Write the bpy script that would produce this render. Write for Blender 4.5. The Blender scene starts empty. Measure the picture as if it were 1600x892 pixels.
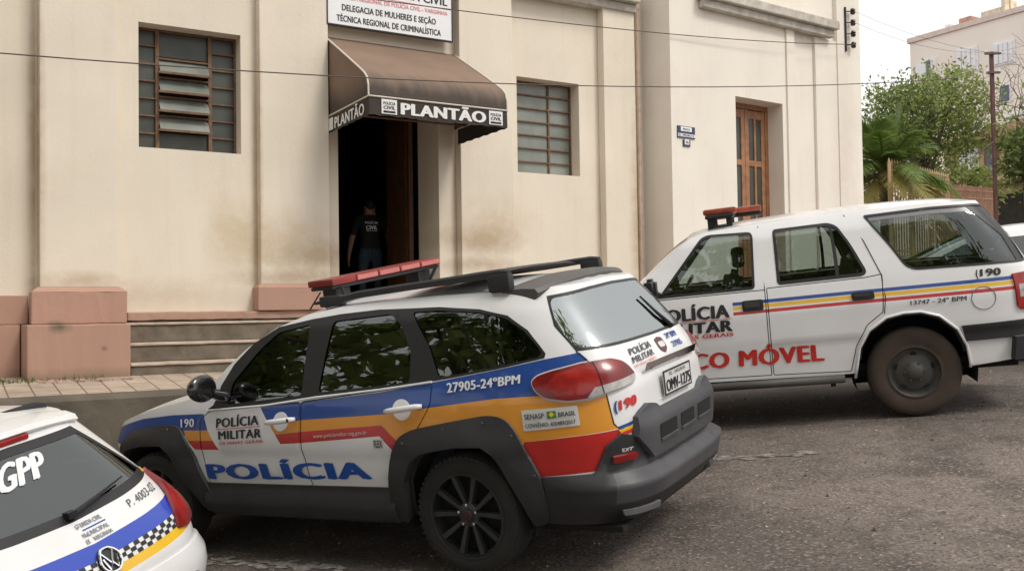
import bpy, bmesh, math, random
import numpy as np
from mathutils import Matrix, Vector
from mathutils.geometry import delaunay_2d_cdt

sc = bpy.context.scene
COL = sc.collection
RAD = math.radians
rng = np.random.default_rng(7)
random.seed(7)

# ---------------------------------------------------------------- camera
PITCH, ROLL = RAD(1.6), RAD(-0.85)
_Zp = np.array([0, -math.sin(PITCH), math.cos(PITCH)]); _X = np.array([1.0, 0, 0])
ER = math.cos(ROLL) * _X + math.sin(ROLL) * _Zp
EU = -math.sin(ROLL) * _X + math.cos(ROLL) * _Zp
EF = np.array([0, math.cos(PITCH), math.sin(PITCH)])
cam = bpy.data.cameras.new('camera'); cam.sensor_width = 36; cam.lens = 33.75
cam.clip_start = 0.05; cam.clip_end = 2000
camo = bpy.data.objects.new('camera', cam); COL.objects.link(camo)
M = Matrix.Identity(4)
for i in range(3):
    M[i][0], M[i][1], M[i][2] = ER[i], EU[i], -EF[i]
M[2][3] = 1.65
camo.matrix_world = M
sc.camera = camo

# ---------------------------------------------------------------- light: bright overcast day
w = bpy.data.worlds.new('World'); sc.world = w; w.use_nodes = True
nt = w.node_tree; nt.nodes.clear()
SUN_EL, SUN_AZ = RAD(52), RAD(128)
sky = nt.nodes.new('ShaderNodeTexSky'); sky.sky_type = 'NISHITA'; sky.sun_disc = False
sky.sun_elevation = SUN_EL; sky.sun_rotation = SUN_AZ
sky.air_density = 1.0; sky.dust_density = 4.0; sky.ozone_density = 1.0
hs = nt.nodes.new('ShaderNodeHueSaturation'); hs.inputs['Saturation'].default_value = 0.22
bg = nt.nodes.new('ShaderNodeBackground'); bg.inputs['Strength'].default_value = 0.124
wo = nt.nodes.new('ShaderNodeOutputWorld')
nt.links.new(sky.outputs[0], hs.inputs['Color']); cl = nt.nodes.new('ShaderNodeMix'); cl.data_type = 'RGBA'; cl.inputs['Factor'].default_value = 0.78; cl.inputs['B'].default_value = (9.6, 9.5, 9.4, 1)   # thin even cloud over the sky
nt.links.new(hs.outputs[0], cl.inputs['A']); nt.links.new(cl.outputs['Result'], bg.inputs[0]); nt.links.new(bg.outputs[0], wo.inputs[0])
sun = bpy.data.lights.new('sun', 'SUN'); sun.energy = 1.55; sun.angle = RAD(16); sun.color = (1.0, 0.94, 0.86)
suno = bpy.data.objects.new('sun', sun); COL.objects.link(suno)
suno.rotation_euler = Vector((math.sin(SUN_AZ) * math.cos(SUN_EL), math.cos(SUN_AZ) * math.cos(SUN_EL), math.sin(SUN_EL))).to_track_quat('Z', 'Y').to_euler()
vs = sc.view_settings
vs.view_transform = 'Standard'; vs.look = 'None'; vs.gamma = 1.0; vs.use_curve_mapping = False
vs.exposure = 0.20
sc.cycles.max_bounces = 8
sc.cycles.transparent_max_bounces = 16
# ---------------------------------------------------------------- materials
MATS = {}
def mat(name, color, rough=0.6, metal=0.0, var=0.0, vscale=6.0, bump=0.0, bscale=40.0, coat=0.0, spec=None, color2=None, detail=6.0, emit=None):
    if name in MATS: return MATS[name]
    m = bpy.data.materials.new(name); m.use_nodes = True
    t = m.node_tree; b = t.nodes['Principled BSDF']
    b.inputs['Base Color'].default_value = (*color, 1); b.inputs['Roughness'].default_value = rough
    b.inputs['Metallic'].default_value = metal
    if coat: b.inputs['Coat Weight'].default_value = coat; b.inputs['Coat Roughness'].default_value = 0.06
    if spec is not None: b.inputs['Specular IOR Level'].default_value = spec
    if emit: b.inputs['Emission Color'].default_value = (*color, 1); b.inputs['Emission Strength'].default_value = emit
    tc = t.nodes.new('ShaderNodeTexCoord')
    if var or color2:
        n = t.nodes.new('ShaderNodeTexNoise'); n.inputs['Scale'].default_value = vscale; n.inputs['Detail'].default_value = detail
        t.links.new(tc.outputs['Object'], n.inputs['Vector'])
        r = t.nodes.new('ShaderNodeMapRange'); r.inputs[1].default_value = 0.3; r.inputs[2].default_value = 0.7
        t.links.new(n.outputs['Fac'], r.inputs[0])
        x = t.nodes.new('ShaderNodeMix'); x.data_type = 'RGBA'
        c2 = color2 if color2 else tuple(min(1, c * (1 + var)) for c in color)
        c1 = color if color2 else tuple(c * (1 - var) for c in color)
        x.inputs['A'].default_value = (*c1, 1); x.inputs['B'].default_value = (*c2, 1)
        t.links.new(r.outputs[0], x.inputs['Factor']); t.links.new(x.outputs['Result'], b.inputs['Base Color'])
    if bump:
        n2 = t.nodes.new('ShaderNodeTexNoise'); n2.inputs['Scale'].default_value = bscale; n2.inputs['Detail'].default_value = 4
        t.links.new(tc.outputs['Object'], n2.inputs['Vector'])
        bp = t.nodes.new('ShaderNodeBump'); bp.inputs['Strength'].default_value = bump; bp.inputs['Distance'].default_value = 0.02
        t.links.new(n2.outputs['Fac'], bp.inputs['Height']); t.links.new(bp.outputs[0], b.inputs['Normal'])
    MATS[name] = m
    return m

def glass_mat(name, tint, ior=1.55, rough=0.01):
    if name in MATS: return MATS[name]
    m = bpy.data.materials.new(name); m.use_nodes = True
    t = m.node_tree; t.nodes.clear()
    o = t.nodes.new('ShaderNodeOutputMaterial'); mx = t.nodes.new('ShaderNodeMixShader')
    tr = t.nodes.new('ShaderNodeBsdfTransparent'); tr.inputs[0].default_value = (*tint, 1)
    gl = t.nodes.new('ShaderNodeBsdfGlossy'); gl.inputs['Roughness'].default_value = rough; gl.inputs['Color'].default_value = (0.95, 1.0, 1.0, 1)
    fr = t.nodes.new('ShaderNodeFresnel'); fr.inputs['IOR'].default_value = ior
    t.links.new(fr.outputs[0], mx.inputs[0]); t.links.new(tr.outputs[0], mx.inputs[1]); t.links.new(gl.outputs[0], mx.inputs[2])
    t.links.new(mx.outputs[0], o.inputs[0])
    MATS[name] = m
    return m

# ---------------------------------------------------------------- objects
def tag(o, label=None, cat=None, group=None, kind=None):
    if label: o['label'] = label
    if cat: o['category'] = cat
    if group: o['group'] = group
    if kind: o['kind'] = kind
    return o
def empty(name, matrix=None, loc=None):
    o = bpy.data.objects.new(name, None); o.empty_display_size = 0.3; COL.objects.link(o)
    if matrix is not None: o.matrix_world = matrix
    if loc is not None: o.location = loc
    return o

class MB:
    """collects shapes, links them as ONE mesh"""
    def __init__(self): self.v = []; self.f = []; self.m = []; self.n = []; self.hasn = False
    def add(self, v, f, mi=0, normals=None):
        b = len(self.v)
        self.v += [tuple(map(float, p)) for p in v]
        if normals is None: self.n += [(0, 0, 0)] * len(v)
        else: self.n += [tuple(map(float, p)) for p in normals]; self.hasn = True
        self.f += [tuple(b + int(i) for i in q) for q in f]
        self.m += (list(mi) if hasattr(mi, '__len__') else [mi] * len(f))
        return self
    def box(self, x0, x1, y0, y1, z0, z1, mi=0, bev=0.0):
        if bev > 0:
            bm = bmesh.new(); bmesh.ops.create_cube(bm, size=1)
            for v in bm.verts: v.co = Vector(((x0 + x1) / 2 + v.co.x * (x1 - x0), (y0 + y1) / 2 + v.co.y * (y1 - y0), (z0 + z1) / 2 + v.co.z * (z1 - z0)))
            bmesh.ops.bevel(bm, geom=bm.edges[:], offset=bev, segments=2, affect='EDGES', profile=0.6)
            return self.bm(bm, mi)
        v = [(x, y, z) for x in (x0, x1) for y in (y0, y1) for z in (z0, z1)]
        return self.add(v, [(0, 1, 3, 2), (4, 6, 7, 5), (0, 4, 5, 1), (2, 3, 7, 6), (0, 2, 6, 4), (1, 5, 7, 3)], mi)
    def bm(self, bm, mi=0):
        bm.verts.index_update()
        self.add([v.co for v in bm.verts], [[v.index for v in f.verts] for f in bm.faces], mi); bm.free(); return self
    def obox(self, c, ax, half, mi=0):
        c = np.array(c, float); A = [np.array(a, float) for a in ax]
        v = [c + A[0] * half[0] * i + A[1] * half[1] * j + A[2] * half[2] * k for i in (-1, 1) for j in (-1, 1) for k in (-1, 1)]
        return self.add(v, [(0, 1, 3, 2), (4, 6, 7, 5), (0, 4, 5, 1), (2, 3, 7, 6), (0, 2, 6, 4), (1, 5, 7, 3)], mi)
    def tube(self, pts, r, n=8, mi=0, cap=True):
        pts = [np.array(p, float) for p in pts]; k = len(pts)
        rr = r if hasattr(r, '__len__') else [r] * k
        rows = []; ref = None
        for i in range(k):
            d = pts[min(i + 1, k - 1)] - pts[max(i - 1, 0)]; d = d / (np.linalg.norm(d) + 1e-9)
            if ref is None: ref = np.array([0, 0, 1.0]) if abs(d[2]) < 0.9 else np.array([1.0, 0, 0])
            u = np.cross(d, ref); u /= np.linalg.norm(u) + 1e-9; v = np.cross(u, d); ref = v
            rows.append([pts[i] + rr[i] * (math.cos(2 * math.pi * j / n) * u + math.sin(2 * math.pi * j / n) * v) for j in range(n)])
        V = [p for row in rows for p in row]; F = []
        for i in range(k - 1):
            for j in range(n): F.append((i * n + j, i * n + (j + 1) % n, (i + 1) * n + (j + 1) % n, (i + 1) * n + j))
        if cap: F.append(tuple(range(n))[::-1]); F.append(tuple((k - 1) * n + j for j in range(n)))
        return self.add(V, F, mi)
    def lathe(self, prof, axis='y', n=40, mi=0, c=(0, 0, 0)):
        """profile [(along axis, radius)]"""
        V = []; F = []; k = len(prof)
        for i in range(n):
            a = 2 * math.pi * i / n
            for (h, r) in prof:
                p = {'y': (r * math.cos(a), h, r * math.sin(a)), 'z': (r * math.cos(a), r * math.sin(a), h), 'x': (h, r * math.cos(a), r * math.sin(a))}[axis]
                V.append((p[0] + c[0], p[1] + c[1], p[2] + c[2]))
        for i in range(n):
            for j in range(k - 1): F.append((i * k + j, ((i + 1) % n) * k + j, ((i + 1) % n) * k + j + 1, i * k + j + 1))
        return self.add(V, F, mi)
    def prism(self, poly, d0, d1, axis=1, mi=0):
        """polygon in the two other axes, pushed along `axis` from d0 to d1"""
        n = len(poly)
        def P(a, b, d): return [(d, a, b), (a, d, b), (a, b, d)][axis]
        V = [P(a, b, d0) for a, b in poly] + [P(a, b, d1) for a, b in poly]
        F = [(i, (i + 1) % n, n + (i + 1) % n, n + i) for i in range(n)] + [tuple(range(n)), tuple(range(2 * n - 1, n - 1, -1))]
        return self.add(V, F, mi)
    def build(self, name, mats, parent=None, smooth=False, fix=True):
        me = bpy.data.meshes.new(name); me.from_pydata(self.v, [], self.f)
        for m in (mats if isinstance(mats, (list, tuple)) else [mats]): me.materials.append(m)
        me.polygons.foreach_set('material_index', np.array(self.m, dtype=np.int32))
        if fix and not self.hasn:
            b = bmesh.new(); b.from_mesh(me); bmesh.ops.recalc_face_normals(b, faces=b.faces[:]); b.to_mesh(me); b.free()
        if smooth or self.hasn:
            me.polygons.foreach_set('use_smooth', [True] * len(me.polygons))
            if self.hasn: me.normals_split_custom_set_from_vertices(self.n)
        me.update()
        o = bpy.data.objects.new(name, me); COL.objects.link(o)
        if parent: o.parent = parent
        return o

def smooth_by_angle(o, deg=35):
    me = o.data
    me.polygons.foreach_set('use_smooth', [True] * len(me.polygons))
    me.set_sharp_from_angle(angle=RAD(deg))
    return o

def copy_tree(o, parent=None):
    c = o.copy(); COL.objects.link(c)
    if parent: c.parent = parent
    for ch in list(o.children): copy_tree(ch, c)
    return c

_FONT = {}
def text_mesh(s, bold=0.0):
    """letters as a flat mesh, scaled so that the cap height is 1 and the width runs 0..1;
    heavy letters are the same outlines laid a little side by side"""
    def one(t):
        cu = bpy.data.curves.new('t', 'FONT'); cu.body = t; cu.size = 1.0; cu.resolution_u = 3; cu.fill_mode = 'FRONT'; cu.space_character = 1.0 + bold * 1.6
        o = bpy.data.objects.new('t', cu); COL.objects.link(o)
        bpy.context.view_layer.update()
        me = bpy.data.meshes.new_from_object(o.evaluated_get(bpy.context.evaluated_depsgraph_get()))
        V = np.array([v.co[:2] for v in me.vertices]).reshape(-1, 2); F = [tuple(p.vertices) for p in me.polygons]
        bpy.data.objects.remove(o); bpy.data.curves.remove(cu); bpy.data.meshes.remove(me)
        return V, F
    V, F = one(s)
    if 'H' not in _FONT: _FONT['H'] = one('H')[0]
    H = _FONT['H']
    k = 1 if bold < 0.015 else 4
    VV = []; FF = []; lay = []
    for i in range(k):
        b = len(VV); d = (i / max(1, k - 1) - .5) * 2.2 * bold
        dv = (0, .35, -.35, 0)[i] * bold if k > 1 else 0
        VV += [(x + d, y + dv) for x, y in V]; FF += [tuple(b + q for q in f) for f in F]; lay += [i] * len(V)
    V = np.array(VV); V = V - [V[:, 0].min(), H[:, 1].min()]
    V[:, 0] /= max(V[:, 0].max(), 1e-6); V[:, 1] /= (H[:, 1].max() - H[:, 1].min())
    return np.concatenate([V, np.array(lay)[:, None]], 1), FF

def flat_text(mb, s, o, u, v, wid, hgt, mi=0, bold=0.03, n=None):
    """letters on a plane: o bottom left corner, u / v unit vectors"""
    V, F = text_mesh(s, bold)
    o, u, v = (np.array(a, float) for a in (o, u, v))
    nn = np.cross(u, v)
    P = [o + u * wid * a + v * hgt * b + nn * .0006 * k for a, b, k in V]
    mb.add(P, F, mi, [nn] * len(P))
# ---------------------------------------------------------------- car skins
# A skin is a closed upright band round a car: at every height z a rounded
# rectangle in plan.  s runs along it from the middle of the tail (0), left side
# positive, round to the middle of the nose (+S); z is the height.
class Skin:
    def __init__(self, W, Xr, Xf, xm, nr=6.0, nf=6.0, zref=0.8):
        def tab(t):
            k = sorted(t.items()); x = np.array([a for a, _ in k]); y = np.array([b for _, b in k])
            zz = np.linspace(x[0], x[-1], 240); yy = np.interp(zz, x, y)
            ker = np.exp(-np.linspace(-2, 2, 11) ** 2); ker /= ker.sum()      # light smoothing of the profile
            pad = np.concatenate([yy[0] + (yy[0] - yy[5:0:-1]), yy, yy[-1] + (yy[-1] - yy[-2:-7:-1])])
            return zz, np.convolve(pad, ker, 'valid')
        self.W, self.Xr, self.Xf = tab(W), tab(Xr), tab(Xf)
        self.xm, self.nr, self.nf = xm, nr, nf
        t = np.linspace(0, 1, 1500)
        th = np.unique(np.concatenate([np.linspace(0, np.pi, 3001), np.arccos(t ** (nr / 2)), np.pi - np.arccos(t ** (nf / 2))]))
        p = self._sec(th, np.full_like(th, zref))
        d = np.hypot(np.diff(p[:, 0]), np.diff(p[:, 1]))
        self.sa = np.concatenate([[0], np.cumsum(d)]); self.th = th; self.S = self.sa[-1]
        i = np.argmin(np.abs(p[:, 0]) + (th < 0.3) * 9)
        self.s0 = self.sa[i]                                                # s of the rear axle on the left side
    def _sec(self, th, z):
        W = np.interp(z, *self.W); Xr = np.interp(z, *self.Xr); Xf = np.interp(z, *self.Xf)
        c, s = np.cos(th), np.sin(th)
        rear = c > 0
        n = np.where(rear, self.nr, self.nf)
        L = np.where(rear, self.xm - Xr, Xf - self.xm)
        x = self.xm - np.sign(c) * L * np.abs(c) ** (2 / n)
        y = W * np.abs(s) ** (2 / n) * np.sign(s)
        return np.stack([x, y, z], -1)
    def P(self, s, z):
        s = np.asarray(s, float); z = np.asarray(z, float)
        th = np.interp(np.abs(s), self.sa, self.th) * np.sign(s)
        return self._sec(th, z)
    def N(self, s, z, h=2e-3):
        a = self.P(np.clip(s + h, -self.S, self.S), z) - self.P(np.clip(s - h, -self.S, self.S), z)
        b = self.P(s, z + h) - self.P(s, z - h)
        n = np.cross(a, b)
        n /= np.linalg.norm(n, axis=-1, keepdims=True) + 1e-12
        return n * np.where((n * (self.P(s, z) - np.array([self.xm, 0, 0]))).sum(-1) < 0, -1, 1)[..., None]
SKIN_WAGON = Skin({.18:.72,.35:.785,.55:.812,.655:.814,.685:.8235,.75:.825,.93:.81,1.02:.79,1.1:.765,1.25:.715,1.40:.655,1.48:.605,1.56:.54},
                  {.18:-.80,.35:-.88,.55:-.93,.75:-.945,.95:-.935,1.05:-.915,1.2:-.83,1.35:-.72,1.56:-.56},
                  {.18:3.05,.5:3.22,.7:3.2,.85:3.1,1.0:3.0,1.56:3.0}, .7, 5.5, 5.0)
SKIN_SUV = Skin({.25:.78,.4:.83,.67:.846,.705:.860,.95:.865,1.08:.853,1.10:.846,1.12:.845,1.2:.825,1.4:.76,1.6:.70,1.68:.655,1.76:.59},
                {.25:-.93,.4:-.97,.6:-1.0,1.0:-1.0,1.15:-.98,1.4:-.86,1.7:-.66,1.76:-.62},
                {.25:3.4,.5:3.5,.8:3.5,1.0:3.45,1.76:3.45}, 1.0, 8.0, 6.0)
SKIN_HATCH = Skin({.18:.74,.4:.80,.6:.825,.8:.82,.95:.79,1.02:.765,1.15:.70,1.35:.59,1.42:.53,1.48:.47},
                  {.18:-.66,.4:-.80,.6:-.86,.74:-.86,.84:-.82,.92:-.74,1.0:-.64,1.15:-.50,1.35:-.32,1.48:-.20},
                  {.18:3.0,.5:3.15,.8:3.1,1.0:2.9,1.48:2.1}, .8, 4.0, 5.0)
def inpoly(P, poly):
    x, y = P[:, 0], P[:, 1]; q = np.asarray(poly, float); r = np.roll(q, -1, 0)
    c = np.zeros(len(P), bool)
    for (x0, y0), (x1, y1) in zip(q, r):
        if y0 == y1: continue
        t = ((y0 > y) != (y1 > y)) & (x < (x1 - x0) * (y - y0) / (y1 - y0) + x0)
        c ^= t
    return c
def inset(poly, d):
    q = np.asarray(poly, float)
    a = np.sum(q[:, 0] * np.roll(q[:, 1], -1) - np.roll(q[:, 0], -1) * q[:, 1])
    if a < 0: d = -d
    n = len(q); out = []
    for i in range(n):
        e0 = q[i] - q[i - 1]; e1 = q[(i + 1) % n] - q[i]
        n0 = np.array([-e0[1], e0[0]]) / (np.hypot(*e0) + 1e-9); n1 = np.array([-e1[1], e1[0]]) / (np.hypot(*e1) + 1e-9)
        b = n0 + n1; b = b / max(0.5, np.dot(b, b) / 2) if np.dot(b, b) > 1e-6 else n0
        out.append(q[i] + b * d)
    return [tuple(p) for p in out]
def rounded(poly, r, k=4):
    q = [np.array(p, float) for p in poly]; n = len(q); out = []
    for i in range(n):
        a, b, c = q[i - 1], q[i], q[(i + 1) % n]
        ra = min(r, np.hypot(*(a - b)) * 0.45); rc = min(r, np.hypot(*(c - b)) * 0.45)
        p0 = b + (a - b) / (np.hypot(*(a - b)) + 1e-9) * ra; p1 = b + (c - b) / (np.hypot(*(c - b)) + 1e-9) * rc
        for j in range(k + 1):
            t = j / k; out.append(tuple((1 - t) ** 2 * p0 + 2 * t * (1 - t) * b + t * t * p1))
    return out
def mirror(poly): return [(-s, z) for s, z in poly][::-1]
def resample(poly, g):
    out = []
    n = len(poly)
    for i in range(n):
        a = np.array(poly[i], float); b = np.array(poly[(i + 1) % n], float)
        k = max(1, int(np.ceil(np.hypot(*(b - a)) / g)))
        for j in range(k): out.append(tuple(a + (b - a) * j / k))
    return out
def cdt(polys, grid, bbox=None, extra=None):
    """constrained triangulation of the loops plus a grid of inner points -> verts, tris"""
    V = []; E = []
    segs = []
    for p in polys:
        q = resample(p, grid); b = len(V); V += q
        E += [(b + i, b + (i + 1) % len(q)) for i in range(len(q))]
        segs.append(np.array(q))
    A = np.concatenate(segs)
    x0, y0 = np.min(polys[0], 0); x1, y1 = np.max(polys[0], 0)
    gx, gy = np.meshgrid(np.arange(x0 + grid / 2, x1, grid), np.arange(y0 + grid / 2, y1, grid))
    gx = gx + (np.arange(gx.shape[0]) % 2)[:, None] * grid / 2
    G = np.stack([gx.ravel(), gy.ravel()], 1)
    keep = np.ones(len(G), bool)
    for i in range(0, len(A), 200):
        d = np.hypot(G[:, None, 0] - A[None, i:i + 200, 0], G[:, None, 1] - A[None, i:i + 200, 1]).min(1)
        keep &= d > grid * 0.45
    G = G[keep]
    V += [tuple(p) for p in G]
    v, e, f, _, _, _ = delaunay_2d_cdt([Vector(p) for p in V], E, [], 0, 1e-5)
    return np.array([(p.x, p.y) for p in v]), np.array([t for t in f if len(t) == 3])

def panel_mesh(mb, skin, keep, holes=(), regions=(), off=0.0, grid=0.06, mi=0, wall=0.0, offf=None):
    """a skin patch: loops in (s, z) -> triangles on the car, region loops pick materials"""
    V, T = cdt(list(keep) + list(holes) + [r for r, _ in regions], grid)
    C = V[T].mean(1)
    k = np.zeros(len(T), bool)
    for p in keep: k |= inpoly(C, p)
    for p in holes: k &= ~inpoly(C, p)
    T = T[k]; C = C[k]
    m = np.full(len(T), mi)
    for p, i in regions: m[inpoly(C, p)] = i
    N = skin.N(V[:, 0], V[:, 1])
    o = np.full(len(V), off) if offf is None else offf(V[:, 0], V[:, 1])
    P = skin.P(V[:, 0], V[:, 1]) + N * o[:, None]
    used = np.unique(T); remap = -np.ones(len(V), int); remap[used] = np.arange(len(used))
    # outward winding
    a, b, c = P[T[:, 0]], P[T[:, 1]], P[T[:, 2]]
    fl = (np.cross(b - a, c - a) * N[T[:, 0]]).sum(1) < 0
    T[fl] = T[fl][:, ::-1]
    NN = N
    if offf is not None:                                   # relief: take normals from the bent surface
        NN = np.zeros_like(N); a, b, c = P[T[:, 0]], P[T[:, 1]], P[T[:, 2]]; fn = np.cross(b - a, c - a)
        for j in range(3): np.add.at(NN, T[:, j], fn)
        NN /= np.linalg.norm(NN, axis=1, keepdims=True) + 1e-12
    mb.add(P[used], remap[T], list(m), NN[used])
    if wall:
        ed = {}
        for t, mm in zip(T, m):
            for i in range(3):
                e = (t[i], t[(i + 1) % 3])
                if (e[1], e[0]) in ed: del ed[(e[1], e[0])]
                else: ed[e] = mm
        for (i, j), mm in ed.items():
            p0, p1 = P[i], P[j]; q0, q1 = p0 - N[i] * wall, p1 - N[j] * wall
            n = np.cross(p1 - p0, N[i]); n /= np.linalg.norm(n) + 1e-12
            n = n * 0.8 + N[i] * 0.5; n /= np.linalg.norm(n)
            mb.add([p0, p1, q1, q0], [(0, 3, 2, 1)], mm, [n] * 4)
    return mb
def panel(name, mats, parent, skin, keep, **kw):
    return panel_mesh(MB(), skin, keep, **kw).build(name, mats, parent)

def skin_text(parent, skin, s, quad, m, off=0.004, bold=0.03, name='lettering', into=None, mi=0):
    """letters wrapped on the skin; quad = top left, top right, bottom right, bottom left in (s, z)"""
    V, F = text_mesh(s, bold)
    q = np.array(quad, float); u = V[:, :1]; v = V[:, 1:2]
    p = (1 - u) * v * q[0] + u * v * q[1] + u * (1 - v) * q[2] + (1 - u) * (1 - v) * q[3]
    N = skin.N(p[:, 0], p[:, 1]); P = skin.P(p[:, 0], p[:, 1]) + N * (off + .0006 * V[:, 2:3])
    if into is not None: into.add(P, F, mi, N); return into
    return MB().add(P, F, 0, N).build(name, m, parent)

def quadr(tl, tr, br, bl): return [tl, tr, br, bl]
def rect(s0, s1, z0, z1): return [(s0, z0), (s1, z0), (s1, z1), (s0, z1)]
def disc(s, z, rs, rz, k=24): return [(s + rs * math.cos(2 * math.pi * i / k), z + rz * math.sin(2 * math.pi * i / k)) for i in range(k)]

def cover(mb, skin, top, crown, grid=0.09, holes=(), mi=0, off=0.0, keep=None, lip=0.25):
    """roof, screen and bonnet: spans the top edge loop from left to right.
    top = left half of the edge [(s, z)], crown = [(x, rise)]"""
    tp = resample_open(top, 0.06)
    L = skin.P(np.array([p[0] for p in tp]), np.array([p[1] for p in tp]))
    L[0, 1] = 0; L[-1, 1] = 0
    xs, idx = np.unique(np.round(L[:, 0], 4), return_index=True)
    mono = np.maximum.accumulate(L[:, 0])
    def ze(x): return np.interp(x, mono, L[:, 2])
    def we(x): return np.maximum(np.interp(x, mono, L[:, 1]), 1e-3)
    cx, cr = zip(*crown)
    x0, x1 = L[0, 0], L[-1, 0]
    def Z(x, y):
        fade = np.clip((x - x0) / lip, 0, 1) ** 0.5 * np.clip((x1 - x) / 0.3, 0, 1) ** 0.5
        return ze(x) + np.interp(x, cx, cr) * fade * (1 - np.clip(np.abs(y) / we(x), 0, 1) ** 2.4)
    loop = [(p[0], p[1]) for p in L] + [(p[0], -p[1]) for p in L[-2:0:-1]]
    polys = [loop] + list(holes) if keep is None else [keep]
    V, T = cdt(polys, grid)
    C = V[T].mean(1)
    if keep is None:
        k = inpoly(C, loop)
        for h in holes: k &= ~inpoly(C, h)
    else: k = inpoly(C, keep)
    T = T[k]
    z = Z(V[:, 0], V[:, 1]); h = 0.01
    nx = -(Z(V[:, 0] + h, V[:, 1]) - Z(V[:, 0] - h, V[:, 1])) / (2 * h); ny = -(Z(V[:, 0], V[:, 1] + h) - Z(V[:, 0], V[:, 1] - h)) / (2 * h)
    N = np.stack([np.clip(nx, -3, 3), np.clip(ny, -3, 3), np.ones_like(nx)], 1); N /= np.linalg.norm(N, axis=1, keepdims=True)
    P = np.stack([V[:, 0], V[:, 1], z], 1) + N * off
    a, b, c = P[T[:, 0]], P[T[:, 1]], P[T[:, 2]]
    fl = np.cross(b - a, c - a)[:, 2] < 0
    T[fl] = T[fl][:, ::-1]
    used = np.unique(T); rm = -np.ones(len(V), int); rm[used] = np.arange(len(used))
    mb.add(P[used], rm[T], mi, N[used])
    return Z
def resample_open(pts, g):
    out = []
    for a, b in zip(pts[:-1], pts[1:]):
        a = np.array(a, float); b = np.array(b, float); k = max(1, int(np.ceil(np.hypot(*(b - a)) / g)))
        for j in range(k): out.append(tuple(a + (b - a) * j / k))
    out.append(tuple(pts[-1])); return out
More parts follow.
